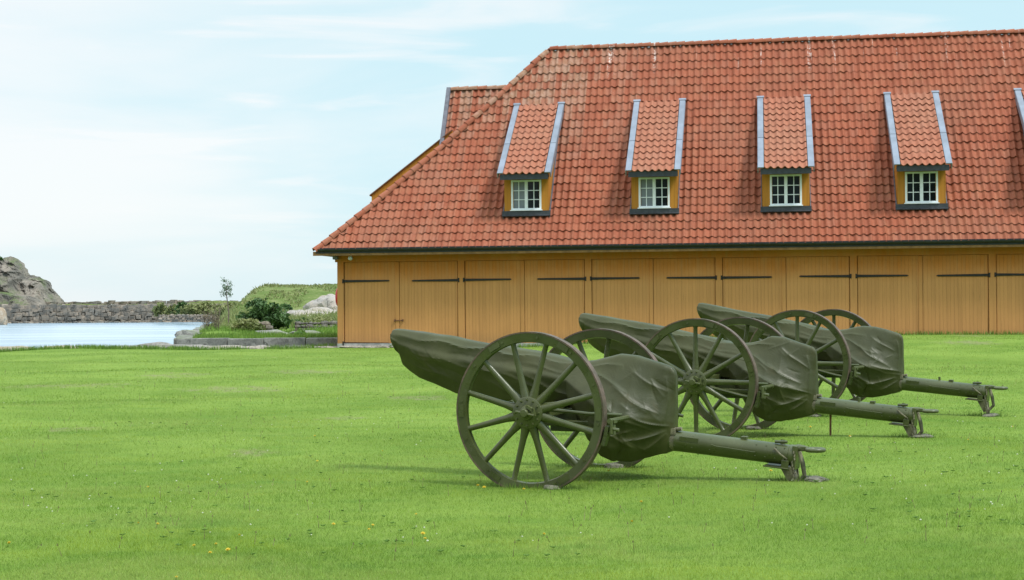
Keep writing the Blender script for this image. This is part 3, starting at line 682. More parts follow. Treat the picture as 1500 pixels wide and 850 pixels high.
# ------------------------------------------------------------------ field guns
def canvas(name, secs, parent, amp=.012, seed=0, nu=110, nv=96, creases=(), smooth_n=1):
    """cover lofted through half profiles (mirrored), then pulled into soft sags and crisp straight creases"""
    xs_ = [q[0] for q in secs]
    HP = np.array([[list(p) for p in q[1]] for q in secs]); rs = random.Random(seed)
    m = HP.shape[1]
    xx = np.linspace(xs_[0], xs_[-1], nu); A = np.zeros((nu, nv, 3))
    for i, x in enumerate(xx):
        h = np.stack([[np.interp(x, xs_, HP[:, k, 0]), np.interp(x, xs_, HP[:, k, 1])] for k in range(m)])
        full = np.concatenate([h, np.stack([-h[-2:0:-1, 0], h[-2:0:-1, 1]], -1), h[:1]]); full[:, 0] *= -1
        L = np.concatenate([[0], np.cumsum(np.linalg.norm(np.diff(full, axis=0), axis=1))]); l = L[-1] * np.arange(nv) / nv
        A[i, :, 0] = x; A[i, :, 1] = np.interp(l, L, full[:, 0]); A[i, :, 2] = np.interp(l, L, full[:, 1])
    for _ in range(smooth_n * 4):
        A[:, :, 1:] = .5 * A[:, :, 1:] + .25 * (np.roll(A, 1, 1) + np.roll(A, -1, 1))[:, :, 1:]
    Cc = A.mean(1, keepdims=True); du = np.gradient(A, axis=0); dv = np.roll(A, -1, 1) - np.roll(A, 1, 1)
    nn = np.cross(dv, du); nn /= np.linalg.norm(nn, axis=-1, keepdims=True) + 1e-9; nn *= np.sign((nn * (A - Cc)).sum(-1, keepdims=True))
    D = np.zeros((nu, nv)); s_ = Vector((seed * 3.1, seed, 0))
    for i in range(nu):
        for k in range(nv):
            p = A[i, k]; D[i, k] = amp * (1.5 * noise.noise(Vector((p[0] * 2.0 + p[2] * 1.6, p[1] * 2, p[2] * 1.5)) + s_) + .35 * noise.noise(Vector(p) * 7 + s_))
    for side, x0, z0, x1, z1, h, wd in creases:       # straight folds on the near (-1) or far (+1) side
        d = np.array([x1 - x0, z1 - z0]); L = np.linalg.norm(d); d /= L
        rx, rz = A[..., 0] - x0, A[..., 2] - z0; al = rx * d[0] + rz * d[1]; pr = rx * -d[1] + rz * d[0]
        pr = pr + .010 * np.sin(al * 14 + x0 * 9)
        pf = np.clip(al / L, 0, 1); env = np.clip(np.sin(np.pi * pf), 0, 1) ** .6 * (al > 0) * (al < L)
        asym = np.where(pr > 0, np.exp(-pr / wd), np.exp(pr / (wd * 2.6)))
        sm = np.clip((A[..., 1] * side + .02) / .05, 0, 1)
        D += h * env * asym * sm
    B = A + nn * D[..., None]; V = B.reshape(-1, 3).tolist()
    F = [(i * nv + k, i * nv + (k + 1) % nv, (i + 1) * nv + (k + 1) % nv, (i + 1) * nv + k) for i in range(nu - 1) for k in range(nv)]
    for i in (0, nu - 1):
        c = B[i].mean(0); n0_ = len(V); V.append(tuple(c)); F += [(i * nv + k, i * nv + (k + 1) % nv, n0_) for k in range(nv)]
    b = MB(); b.add(V, F); return b.build(name, 'tarpaulin', parent, smooth='edge')

def hp(top, r, mid, hm, bot, hb):
    """half profile: rounded top of radius r at height top, half width hm at mid, hb at bot"""
    return [(0, top), (r * .6, top - r * .12), (r, top - r * .6), ((r + hm) / 2, (top - r + mid) / 2), (hm, mid), ((hm + hb) / 2 + .01, (mid + bot) / 2), (hb, bot), (0, bot - .005)]

WR = .65; TRK = .76
def make_wheel(parent, y, sgn, rot):
    """wheel in the local xz plane, centre at (0,y,WR); sgn=-1: outer face towards -y"""
    b = MB()
    b.lathe([(WR - .012, -.036), (WR - .012, .036), (WR - .080, .030), (WR - .086, .0), (WR - .080, -.030)], 72, 'y', (0, 0, 0), True)
    for k in range(6):
        th = rot + k * math.pi / 3
        b.box((math.cos(th) * (WR - .045), sgn * .036, math.sin(th) * (WR - .045)), (.10, .010, .045), Matrix.Rotation(-th + math.pi / 2, 3, 'Y'))
    for k in range(12):
        th = rot + math.radians(15) + k * math.pi / 6 + .13
        b.tube([(math.cos(th) * (WR - .045), sgn * .030, math.sin(th) * (WR - .045)), (math.cos(th) * (WR - .045), sgn * .042, math.sin(th) * (WR - .045))], .011, 6)
    wh = b.build('wheel', 'gun_paint', parent, smooth='edge', bevel=0); wh.location = (0, y, WR)
    b = MB(); b.lathe([(WR, -.038), (WR, .038), (WR - .0125, .038), (WR - .0125, -.038)], 72, 'y', (0, 0, 0), True); t = b.build('tyre', 'tyre_iron', wh, smooth='edge')
    for k in range(12):
        th = rot + math.radians(15) + k * math.pi / 6; c, s = math.cos(th), math.sin(th)
        b = MB(); pts = []; rad = []
        for q, rr in ((.10, .047), (.16, .037), (.22, .029), (.34, .0255), (.48, .0235), (WR - .095, .0225), (WR - .082, .028), (WR - .075, .028)):
            dish = sgn * (.028 - .03 * q / WR)
            pts.append((c * q, dish * .6, s * q)); rad.append(rr)
        b.tube(pts, rad, 10, sq=(1, .85), upv=(0, 1, 0)); b.build('spoke', 'gun_paint', wh, smooth='edge')
    b = MB()
    b.lathe([(.0, sgn * .062), (.118, sgn * .062), (.128, sgn * .055), (.130, sgn * .03), (.126, -sgn * .03), (.0, -sgn * .03)], 40, 'y')
    b.lathe([(.0, sgn * .135), (.028, sgn * .134), (.034, sgn * .125), (.036, sgn * .095), (.056, sgn * .085), (.064, sgn * .060), (.0, sgn * .06)], 28, 'y')
    b.lathe([(.0, -sgn * .20), (.055, -sgn * .20), (.062, -sgn * .1), (.075, -sgn * .03), (.0, -sgn * .03)], 28, 'y')
    for k in range(12):
        th = rot + k * math.pi / 6; b.lathe([(0, sgn * .074), (.007, sgn * .073), (.010, sgn * .062)], 8, 'y', (math.cos(th) * .104, 0, math.sin(th) * .104))
    hub = b.build('hub', 'gun_paint', wh, smooth='edge')
    b = MB(); b.tube([(-.075, sgn * .115, .012), (.085, sgn * .115, -.016)], .011, 8); b.box((.045, sgn * .105, .038), (.075, .022, .022), Matrix.Rotation(.5, 3, 'Y')); b.box((.078, sgn * .105, .01), (.02, .022, .065), Matrix.Rotation(-.2, 3, 'Y'))
    b.build('linchpin', 'gun_paint', wh)
    return wh

def make_gun(name, seed, rots, dx=0.0, rise=0.0, tarpv=0):
    g_ = empty(name, (0, 0, 0))
    make_wheel(g_, -TRK, -1, rots[0]); make_wheel(g_, TRK, 1, rots[1])
    b = MB(); b.tube([(0, -TRK + .15, WR), (0, TRK - .15, WR)], .040, 14); b.box((0, 0, WR), (.12, 1.0, .10)); b.build('axle', 'gun_paint', g_, bevel=.006)
    # stays from axle ends to trail, brake beam
    for s in (-1, 1):
        b = MB(); b.tube([(.02, s * .53, WR + .01), (.40, s * .50, WR - .02), (.66, s * .42, WR - .03)], [.017, .014, .014], 8)
        b.tube([(.02, s * .50, WR - .06), (.35, s * .34, WR - .16), (.72, s * .12, WR - .24)], .018, 8)
        b.tube([(-.24, s * .54, WR + .05), (-.08, s * .54, WR + .04), (.05, s * .54, WR + .02)], .018, 8); b.lathe([(0, -.05), (.035, -.05), (.04, 0), (.035, .05), (0, .05)], 12, 'y', (-.25, s * .55, WR + .045))
        b.build('axle_stay', 'gun_paint', g_, smooth='edge')
        b = MB(); rr = WR + .028
        for a0, a1 in ((-21, -8),):
            n2 = 4
            for k in range(n2):
                th = math.radians(a0 + (a1 - a0) * (k + .5) / n2); b.box((math.cos(th) * rr, s * TRK, math.sin(th) * rr), (.030, .060, .042), Matrix.Rotation(-th, 3, 'Y'))
        b.box((.705, s * (TRK - .01), -.12), (.035, .05, .08)); b.tube([(.70, s * (TRK + .05), -.05), (.70, s * (TRK - .36), -.05)], .02, 8)
        b.box((.71, s * (TRK - .01), -.055), (.045, .07, .025)); b.tube([(.72, s * (TRK + .03), -.11), (.775, s * (TRK + .03), -.12)], .014, 8)
        b.tube([(.715, s * (TRK + .04), -.15), (.715, s * (TRK + .04), -.04)], .012, 8)
        br = b.build('brake_shoe', 'gun_paint', g_); br.location = (0, 0, WR)
    b = MB(); b.tube([(-.06, 0, WR + .14), (.9, 0, WR - .12)], [.12, .10], 14); b.box((.25, 0, WR - .10), (.55, .34, .20)); b.box((.30, -.05, WR - .12), (.75, .5, .05))
    b.build('cradle', 'gun_paint', g_, bevel=.01)
    b = MB(); b.lathe([(.038, 0), (.075, 0), (.078, .12), (.07, .14), (.085, 1.6), (.038, 1.6)], 28, 'x'); br_ = b.build('barrel', 'gun_paint', g_, smooth='edge'); br_.location = (-1.56 + dx, 0, 1.17 + rise); br_.rotation_euler = (0, R(6.5) + rise / 1.65, 0)
    # barrel cover
    rc = random.Random(seed + 40)
    def sh(x, pr): return [(y, z + (rise * -x / 1.65 if x < .3 else 0)) for y, z in pr]
    O = dx
    secs = [(-1.665, hp(1.298, .060, 1.27, .075, 1.225, .05)), (-1.655, hp(1.310, .085, 1.24, .10, 1.17, .07)), (-1.62, hp(1.314, .092, 1.22, .11, 1.12, .08)),
            (-1.590, hp(1.312, .095, 1.20, .11, 1.08, .05)), (-1.570, hp(1.310, .095, 1.18, .11, .99, .03)), (-1.50, hp(1.302, .098, 1.16, .12, .935, .03)), (-1.40, hp(1.290, .10, 1.13, .135, .875, .035)),
            (-1.22, hp(1.265, .10, 1.09, .150, .815, .05)), (-1.00, hp(1.240, .105, 1.05, .155, .740, .07)), (-.60, hp(1.180, .11, .99, .17, .690, .10)),
            (-.20, hp(1.115, .12, .94, .185, .69, .12)), (.10, hp(1.060, .13, .89, .20, .66, .14)), (.34, hp(1.030, .14, .86, .22, .60, .16))]
    secs = [(x * .972 + O, sh(x, pr)) for x, pr in secs]
    cs = []
    for sd_ in (-1, 1):
        cs += [(sd_, -1.55 + O, 1.25 + rise, .30 + O, .99, .020, .010), (sd_, -1.45 + O, 1.12 + rise, -.55 + O, .93, .014, .018), (sd_, -1.50 + O, 1.03 + rise, -.9 + O, .84, .012, .02), (sd_, -.9 + O, 1.05, -.1 + O, .82, .016, .02),
               (sd_, -.35 + O, .95, .25 + O, .72, .018, .016), (sd_, -.3 + O, 1.02, .3 + O, .90, .012, .014)]
        for k in range(13):
            x0 = rc.uniform(-1.5, 0) + O; z0 = 1.18 - (x0 + 1.5) * .16 + rc.uniform(-.2, .02); L_ = rc.uniform(.15, .5); t_ = rc.uniform(-1.0, -.1)
            cs.append((sd_, x0, z0, x0 + L_ * math.cos(t_), z0 + L_ * math.sin(t_), rc.uniform(.003, .008) * rc.choice((-1, 1, 1)), rc.uniform(.007, .016)))
    canvas('barrel_cover', secs, g_, .010, seed + 1, 240, 130, cs)
    wv_ = [0, .01, -.01][tarpv]
    def kp(top, tw, kz, kw, lz, lw, bot, bw):     # angular half profile: narrow top, knee, lower edge tucked in
        return [(0, top), (tw * .7, top - .006), (tw, top - .03), ((tw + kw) / 2 - .006, (top - .03 + kz) / 2), (kw, kz), (lw, lz), (bw, bot), (0, bot + .01)]
    secs = [(.14, kp(1.03, .11, .88, .20, .76, .19, .66, .13)), (.24, kp(1.035, .10, .82, .25, .66, .25, .55, .19)), (.34, kp(1.045, .085, .76, .29, .50, .28, .40, .24)),
            (.47, kp(1.070, .07, .66, .335, .40, .32, .27, .27)), (.56, kp(1.092 + wv_, .06, .62, .34, .34, .31, .225, .24)), (.70, kp(1.080 + wv_, .055, .60, .31, .31, .25, .215, .18)),
            (.84, kp(1.042, .05, .58, .235, .32, .18, .245, .13)), (.95, kp(1.010, .045, .56, .16, .35, .12, .275, .09)), (1.005, kp(.992, .035, .55, .105, .37, .085, .295, .065)), (1.03, kp(.965, .03, .55, .075, .38, .06, .31, .05)), (1.04, kp(.93, .025, .55, .055, .38, .05, .33, .04))]
    secs = [(x + O, pr) for x, pr in secs]
    cs = []
    for sd_ in (-1, 1):
        base = [(.30, .98, .72, .76, .018, .014), (.32, .78, .88, .50, .024, .020), (.55, .84, .92, .60, .016, .012), (.66, .98, .98, .78, .014, .014), (.42, .58, .80, .36, .022, .022), (.62, .40, 1.0, .46, .026, .018),
                (.70, .62, 1.02, .49, .020, .012), (.80, .33, 1.0, .44, .020, .014), (.58, .24, .68, .40, -.03, .014), (.28, 1.0, .62, 1.0, .014, .012), (.98, .90, 1.0, .5, .016, .012)]
        for q in base:
            q = [v + rc.uniform(-.03, .03) * (0 if i_ > 3 else 1) for i_, v in enumerate(q)]; cs.append((sd_, q[0] + O, q[1], q[2] + O, q[3], q[4] * rc.uniform(.6, 1.1), q[5] * .8))
        for k in range(14):
            x0 = rc.uniform(.3, .9) + O; z0 = rc.uniform(.4, .98); L_ = rc.uniform(.08, .3); t_ = rc.choice((-.6, -.8, -.4, .5, -1.2)) + rc.uniform(-.2, .2)
            cs.append((sd_, x0, z0, x0 + L_ * math.cos(t_), z0 + L_ * math.sin(t_), rc.uniform(.003, .009) * rc.choice((-1, 1, 1)), rc.uniform(.006, .013)))
    canvas('breech_cover', secs, g_, .011, seed + 5, 170, 280, cs)
    # trail
    tr_ = MB(); a0 = Vector((.75, 0, .415)); a1 = Vector((2.03, 0, .300)); ax = (a1 - a0).normalized()
    tr_.tube([a0, a0 + ax * .25, a0 + ax * .26, a0 + ax * 1.1, a1 - ax * .045, a1 - ax * .04, a1], [.090, .090, .087, .084, .082, .086, .086], 26)
    dn = Vector((-ax.z, 0, ax.x)); dn = dn if dn.z > 0 else -dn
    def on(s, ang, r=.086): return a0 + ax * s + dn * math.sin(ang) * r + Vector((0, -math.cos(ang) * r, 0))
    for q_ in (.30, .45, .60, .98, 1.06, 1.14, 1.21):
        for a_ in (.75, -.35): tr_.lathe([(0, .005), (.005, .003), (.007, -.003)], 6, 'z', tuple(on(q_, a_, .084)))
    trail = tr_.build('trail', 'gun_paint', g_, smooth='edge')
    b = MB()
    b.tube([on(.62, .15, .085), on(.62, .15, .108), on(.66, .08, .112), on(.94, .02, .112), on(.98, .0, .108), on(.98, 0, .085)], .005, 6); b.build('handle', 'gun_paint', trail)
    b = MB(); b.box(on(.42, .35, .088), (.16, .008, .035), Matrix.Rotation(math.asin(-ax.z), 3, 'Y')); b.build('name_plate', 'gun_paint', trail)
    b = MB(); b.box(on(.86, math.pi / 2, .09), (.05, .06, .03)); b.build('catch', 'gun_paint', trail, bevel=.004)
    if tarpv: b = MB(); b.box(on(.72, math.pi / 2, .10), (.02, .04, .05)); b.build('sight_lug', 'gun_paint', trail)
    b = MB(); b.tube([on(1.17, math.pi / 2 + .2, .075), on(1.17, math.pi / 2 + .2, .115)], .02, 10); b.tube([on(1.12, math.pi / 2 - .3, .10) , on(1.22, math.pi / 2 - .3, .11)], .012, 8); b.build('locking_bolt', 'gun_paint', trail)
    b = MB(); b.tube([on(1.13, .55, .09), on(1.19, .1, .11), on(1.24, -.3, .09)], .007, 6)
    for k in range(9): # chain
        q = Vector((2.035 + .012 * math.sin(k * 1.3), -.083, .345 - k * .026)); b.tube([q, q + Vector((.004 * (-1) ** k, -.004, -.018)), q + Vector((0, 0, -.024))], .0055, 5)
    b.build('chain', 'worn_paint', trail)
    # strap that ties the cover to the trail
    b = MB(); b.tube([a0 + ax * .23, a0 + ax * .29], .088, 22); b.box(on(.27, .9, .10), (.05, .035, .05)); b.tube([on(.24, 1.2, .09), on(.34, 1.2, .115)], .016, 8)
    b.build('cover_strap', 'worn_paint', g_, smooth='edge')
    # end bracket, spade, tow eye
    b = MB(); rot = Matrix.Rotation(math.asin(-ax.z), 3, 'Y')
    b.box((2.035, 0, .29), (.035, .16, .19), rot); b.box((1.90, 0, .210), (.22, .19, .012), rot); b.box((1.965, -.082, .235), (.06, .012, .07), rot)
    b.box((2.07, 0, .36), (.10, .05, .035)); b.build('end_plate', 'gun_paint', g_, bevel=.005)
    b = MB()
    for s in (-1, 1):
        b.add([(1.93, s * .085, .21), (2.03, s * .085, .215), (2.05, s * .06, .085), (2.00, s * .06, .065), (1.93, s * .073, .21), (2.03, s * .073, .215), (2.05, s * .048, .085), (2.00, s * .048, .065)],
              [(0, 1, 2, 3), (7, 6, 5, 4), (0, 4, 5, 1), (1, 5, 6, 2), (2, 6, 7, 3), (3, 7, 4, 0)])
    b.add([(2.00, -.10, .22), (2.00, .10, .22), (2.035, .075, .055), (2.035, -.075, .055), (2.015, -.10, .22), (2.015, .10, .22), (2.05, .075, .055), (2.05, -.075, .055)],
          [(0, 1, 2, 3), (7, 6, 5, 4), (0, 4, 5, 1), (1, 5, 6, 2), (2, 6, 7, 3), (3, 7, 4, 0)])
    b.tube([(2.075, -.05, .34), (2.10, -.05, .25), (2.115, -.05, .15), (2.06, -.05, .09), (2.05, -.04, .06)], [.016, .02, .018, .015, .015], 8, sq=(1, 1))
    b.build('spade', 'worn_paint', g_)
    b = MB(); b.lathe([(.064 + .021 * math.cos(k * math.pi / 6), .018 * math.sin(k * math.pi / 6)) for k in range(12)], 32, 'z', (2.19, 0, .352), True)
    b.tube([(2.04, 0, .358), (2.09, 0, .362), (2.135, 0, .357)], [.034, .026, .019], 10); b.build('tow_eye', 'gun_paint', g_, smooth='edge')
    for ch in [o_ for o_ in bpy.data.objects if o_.parent == g_ and o_.name.split('.')[0] in ('trail', 'cover_strap', 'end_plate', 'spade', 'tow_eye', 'cradle')]: ch.location.x += dx
    return g_
ANG = 24
def place(g_, near, ang):
    a = R(ang); ox = near[0] + TRK * math.sin(a); oy = near[1] + TRK * math.cos(a)
    g_.location = (ox, oy, float(ground_z(ox, oy)) + near[2]); g_.rotation_euler = (near[3] if len(near) > 3 else 0, 0, -a)
GRP = 'tarpaulin covered field guns in a row on the lawn'
G1 = make_gun('field_gun', 0, (0, .1), -.06, 0, 0); place(G1, (.140, 11.95, -.048), 25)
tag(G1, 'nearest covered green field gun, its spoked wheel overlapping no other gun', 'field gun', GRP)
G2 = make_gun('field_gun', 11, (R(15), R(6)), .02, .045, 1); place(G2, (1.88, 15.2, -.035), 26)
tag(G2, 'middle covered green field gun, standing between the two others in the row', 'field gun', GRP)
G3 = make_gun('field_gun', 23, (R(15), R(14)), .05, .08, 2); place(G3, (3.463, 18.0, -.01), 28.5)
tag(G3, 'farthest covered green field gun, closest to the ochre doors', 'field gun', GRP)

pts = []
for G, wl in ((G1, 1), (G2, 1), (G3, 1)):
    a_ = G.rotation_euler.z
    for (lx, ly, sx_, n_) in ((0, -TRK, .20, 700), (0, TRK, .20, 600), (2.06, 0, .13, 380)):
        for k in range(n_):
            u_, v_ = random.gauss(lx, sx_), random.gauss(ly, .07); X_ = G.location.x + u_ * math.cos(a_) - v_ * math.sin(a_); Y_ = G.location.y + u_ * math.sin(a_) + v_ * math.cos(a_)
            pts.append((X_, Y_, float(ground_z(X_, Y_)) - .005))
tuft_field('uncut_grass', pts, 'longer uncut grass round the wheels and trails of the guns', .02, .075, wid=.0055)

# rocks ---------------------------------------------------
def rock_mesh(name, mat, size, seed, sub=3, amp=.28, freq=1.1, flat=None, angular=0, ridged=0):
    bm = bmesh.new(); bmesh.ops.create_icosphere(bm, subdivisions=sub, radius=1)
    s = Vector((seed * 7.3, seed * 1.7, seed * 3.9))
    for v in bm.verts:
        d = v.co.normalized(); f = 1 + amp * noise.fractal(d * freq + s, 1, 2, 4)
        if angular:
            q = noise.cell(d * 2 + s); f += .0 * q
            m = max(abs(d.x), abs(d.y), abs(d.z)); f *= (1 / m) ** angular
        if ridged: f += ridged * noise.ridged_multi_fractal(d * freq * 1.6 + s, 1, 2, 4, 1, 2) * .2
        v.co = Vector((d.x * size[0], d.y * size[1], d.z * size[2])) * f
        if flat is not None and v.co.z < flat: v.co.z = flat
    me = bpy.data.meshes.new(name); bm.to_mesh(me); bm.free(); me.materials.append(M[mat])
    me.polygons.foreach_set('use_smooth', [True] * len(me.polygons))
    try: me.set_sharp_from_angle(angle=R(32))
    except Exception: pass
    o = bpy.data.objects.new(name, me); col.objects.link(o); return o
# slabs under wheels and spades
names = ('nearest', 'middle', 'farthest')
for gi, G in enumerate((G1, G2, G3)):
    bpy.context.view_layer.update() if False else None
    mw = Matrix.Translation(G.location) @ Matrix.Rotation(G.rotation_euler.z, 4, 'Z')
    for (lx, ly, sz, lab) in ((.20, -TRK, (.085, .07, .03), 'grey stone slab sunk in the grass under the near wheel of the %s gun'),
                              (.16, TRK, (.11, .08, .035), 'grey stone slab sunk in the grass under the far wheel of the %s gun'),
                              (2.12, .0, (.12, .085, .03), 'pale stone slab under the trail spade of the %s gun')):
        o = rock_mesh('stone_slab', 'slab_stone', sz, gi * 3 + lx + ly, 3, .2, 1.4, None, .5)
        p = mw @ Vector((lx, ly, 0)); o.location = (p.x, p.y, float(ground_z(p.x, p.y)) + .004); o.rotation_euler = (0, 0, gi + lx)
        tag(o, lab % names[gi], 'stone slab', 'stone slabs under the guns')
mw = Matrix.Translation(G2.location) @ Matrix.Rotation(G2.rotation_euler.z, 4, 'Z'); p = mw @ Vector((1.18, .06, 0))
b = MB(); b.tube([(0, 0, -.05), (.004, 0, .2), (0, .005, .36)], [.011, .011, .012], 8); o = b.build('stake', 'rust'); o.location = (p.x, p.y, float(ground_z(p.x, p.y))); tag(o, 'thin rusty iron stake upright in the grass below the trail of the middle gun', 'stake')

# rocks along the lawn rim
E_ = [(-19.3, 50.3, (1.0, .4, .14), 'shore_rock', 'tan rounded rock at the far left end of the lawn rim'), (-18.0, 51.9, (.7, .35, .13), 'shore_rock', 'low tan rock beside the leftmost shore rock'),
      (-16.6, 54.6, (.7, .35, .16), 'shore_rock', 'small pale rock in long grass at the left lawn rim'), (-18.4, 54.4, (.8, .4, .16), 'shore_rock', 'broad pale rock just behind the left lawn rim'),
      (-14.6, 55.6, (.9, .3, .13), 'granite', 'flat grey rock at the lawn rim in front of the water'), (-13.4, 55.8, (.75, .3, .2), 'granite', 'grey rock at the foot of the jetty corner'),
      (-12.2, 55.4, (.7, .3, .16), 'granite', 'tan grey stone second from the jetty corner'), (-11.0, 55.3, (.95, .3, .13), 'pale_rock', 'long pale flat stone at the foot of the jetty'),
      (-9.6, 55.2, (.6, .3, .12), 'pale_rock', 'small pale flat stone at the middle of the jetty foot'), (-8.0, 55.1, (.8, .3, .11), 'granite', 'low grey stone at the jetty foot near the shed corner'),
      (-6.9, 54.4, (.6, .25, .10), 'pale_rock', 'pale flat stone right by the left shed corner')]
for i, (X_, Y_, sz, mt, lab) in enumerate(E_):
    o = rock_mesh('shore_rock', mt, sz, i + 2.3, 3, .35, 1.3, None, .3, .6); o.location = (X_, Y_, float(ground_z(X_, min(Y_, 54.2))) - .03 if Y_ < 54 else -.06); tag(o, lab, 'rock', 'rocks along the far rim of the lawn')
for i in range(5):
    a_ = .6 + i * .95; q = bl(a_, -.28); o = rock_mesh('paving_stone', 'pale_rock', (.46, .2, .05), i * 1.9, 3, .15, 1.4, None, .6); o.location = (q[0], q[1], .03); o.rotation_euler = (0, 0, -YAW)
    tag(o, ('flat pale paving stone by the leftmost shed door, %s from the corner' % ('first', 'second', 'third', 'fourth', 'fifth')[i]), 'paving stone', 'paving stones at the foot of the shed')

# jetty ---------------------------------------------------
def block(b, c, d, seed, rz=0, j=.05, tints=None):
    rs = random.Random(seed); r_ = Matrix.Rotation(rz, 3, 'Z')
    vs = [Vector((x * d[0] / 2 + rs.uniform(-j, j) * d[0], y * d[1] / 2 + rs.uniform(-j, j) * d[1], z * d[2] / 2 + rs.uniform(-j, j) * d[2])) for x in (-1, 1) for y in (-1, 1) for z in (-1, 1)]
    b.add([r_ @ p + Vector(c) for p in vs], [(0, 1, 3, 2), (4, 6, 7, 5), (0, 4, 5, 1), (2, 3, 7, 6), (0, 2, 6, 4), (1, 5, 7, 3)])
def tint_blocks(o, n=6):
    a = o.data.attributes.new('tint', 'FLOAT', 'FACE'); k = len(o.data.polygons) // n; v = np.repeat(rng.random(k + 1), n)[:len(o.data.polygons)]
    a.data.foreach_set('value', v.astype(np.float32))
b = MB(); X_ = -12.9; i = 0
while X_ < -5.0:
    L_ = random.uniform(.7, 2.2); block(b, (X_ + L_ / 2, 57.15, .0), (L_ - .04, .6, .62 + random.uniform(-.03, .03)), i, 0, .02); X_ += L_; i += 1
X_ = -12.9
while X_ < -5.0:
    L_ = random.uniform(.7, 1.8); block(b, (X_ + L_ / 2, 57.15, -.9), (L_ - .04, .7, 1.15), i, 0, .02); X_ += L_; i += 1
Y_ = 57.2
while Y_ < 84:
    L_ = random.uniform(1, 2.4); xx = -12.7 - (Y_ + L_ / 2 - 57) * .172; block(b, (xx, Y_ + L_ / 2, -.45 + .004 * (Y_ - 57)), (.7, L_ - .05, 1.6), i, R(9.8), .03); Y_ += L_; i += 1
o = b.build('stone_jetty', 'jetty_stone', bevel=.03); tint_blocks(o); tag(o, 'low dark grey jetty of big stone blocks between the water and the shed', 'jetty')
# low dry stone wall on it
G_ = 'stones of the tumbled dry wall behind the jetty'
def pile(name, x0, x1, Yd, ybase, rows, label, mat='granite', sz=9):
    b = MB(); k = 0
    for r_ in range(rows):
        x_ = x0
        while x_ < x1:
            w_px = random.uniform(.6, 1.5) * sz; q = px(x_ + w_px / 2, ybase - r_ * sz * .55, Yd); s_ = w_px / 2169.9 * Yd
            bm = bmesh.new(); bmesh.ops.create_icosphere(bm, subdivisions=2, radius=1)
            sd_ = Vector((k * 3.3, k, 0)); vs = []
            for v in bm.verts:
                d = v.co.normalized(); m = max(abs(d.x), abs(d.y), abs(d.z)); f = (1 / m) ** .22 * (1 + .22 * noise.noise(d * 1.4 + sd_))
                vs.append(Vector((d.x * s_ * .52, d.y * s_ * .5, d.z * s_ * random.uniform(.30, .36))) * f + q + Vector((0, r_ * .12, 0)))
            fs = [tuple(v.index for v in f.verts) for f in bm.faces]; bm.free(); b.add(vs, fs); k += 1
            x_ += w_px * .96
    o = b.build(name, mat); tint_blocks(o, 80)
    o.data.materials[0] = M['granite'] if mat == 'granite' else M[mat]
    return tag(o, label, 'stone wall')
pile('dry_stone_wall', 430, 500, 72, 489, 4, 'low tumbled dry stone wall on the jetty left of the shed corner', 'wall_stone')
pile('stone_pile', 361, 388, 70, 486, 3, 'small pile of brown field stones left of the round bush', 'wall_stone', 10)
for i, (xp, yp, Yd, sz, lab) in enumerate(((398, 492, 66, (.8, .35, .22), 'flat grey boulder in the grass below the round bush'), (277, 490, 68, (.55, .4, .2), 'grey boulder at the left corner of the jetty top'), (450, 492, 66, (.7, .3, .2), 'grey boulder in front of the dry stone wall'))):
    q = px(xp, yp, Yd); o = rock_mesh('boulder', 'jetty_stone', sz, i + 31, 3, .3, 1.2, None, .4, .5); o.location = q; tag(o, lab, 'boulder')

# plants on the jetty ---------------------------------------------------
def leaves(name, n, centre, rad, size, mat, parent, seed=0, clump=1.4, thr=0.0, shell=.35, flat=.75, elong=1.6):
    rs = np.random.default_rng(seed); P = []
    while len(P) < n:
        d = rs.normal(size=3); d /= np.linalg.norm(d); r = rs.random() ** shell
        f = 1 + .25 * noise.noise(Vector(d * 1.8) + Vector((seed, 0, 0))) + .12 * noise.noise(Vector(d * 5) + Vector((seed, 0, 0)))
        p = d * r * f * np.array(rad)
        if p[2] < -rad[2] * flat: continue
        if noise.noise(Vector(p) * clump + Vector((seed * 2.2, 0, 0))) < thr: continue
        P.append(p)
    P = np.array(P) + np.array(centre); th = rs.random(n) * 2 * np.pi
    nrm = rs.normal(size=(n, 3)); nrm[:, 2] = np.abs(nrm[:, 2]) + .3; nrm /= np.linalg.norm(nrm, axis=1, keepdims=True)
    t = np.cross(nrm, rs.normal(size=(n, 3))); t /= np.linalg.norm(t, axis=1, keepdims=True); u = np.cross(nrm, t)
    s_ = size * (.6 + .8 * rs.random(n))[:, None]
    V = np.stack([P - t * s_ * elong * .5, P + u * s_ * .5, P + t * s_ * elong * .5, P - u * s_ * .5], 1)
    # clumpwise tint
    ti = np.array([noise.noise(Vector(p) * 2.2) for p in P]) * .9 + .4 + rs.random(n) * .35
    return fast_mesh(name, V, 4, mat, np.clip(ti, 0, 1), parent)
def twigs(b, p, d, L, r, depth, rs, spread=.6, kids=3, tips=None):
    pts = [p]; q = p.copy(); dd = d.copy()
    for i in range(4):
        dd = (dd + Vector((rs.uniform(-1, 1), rs.uniform(-1, 1), rs.uniform(-.4, .6))) * .16).normalized(); q = q + dd * L / 4; pts.append(q.copy())
    b.tube(pts, [r * (1 - .12 * i) for i in range(5)], 5)
    if tips is not None and depth <= 1: tips.append(q.copy())
    if depth > 0:
        for k in range(kids):
            at_ = pts[rs.choice([2, 3, 4])]; nd_ = (dd + Vector((rs.uniform(-1, 1), rs.uniform(-1, 1), rs.uniform(-.3, .8))) * spread).normalized()
            twigs(b, at_, nd_, L * rs.uniform(.5, .75), r * .6, depth - 1, rs, spread, kids, tips)
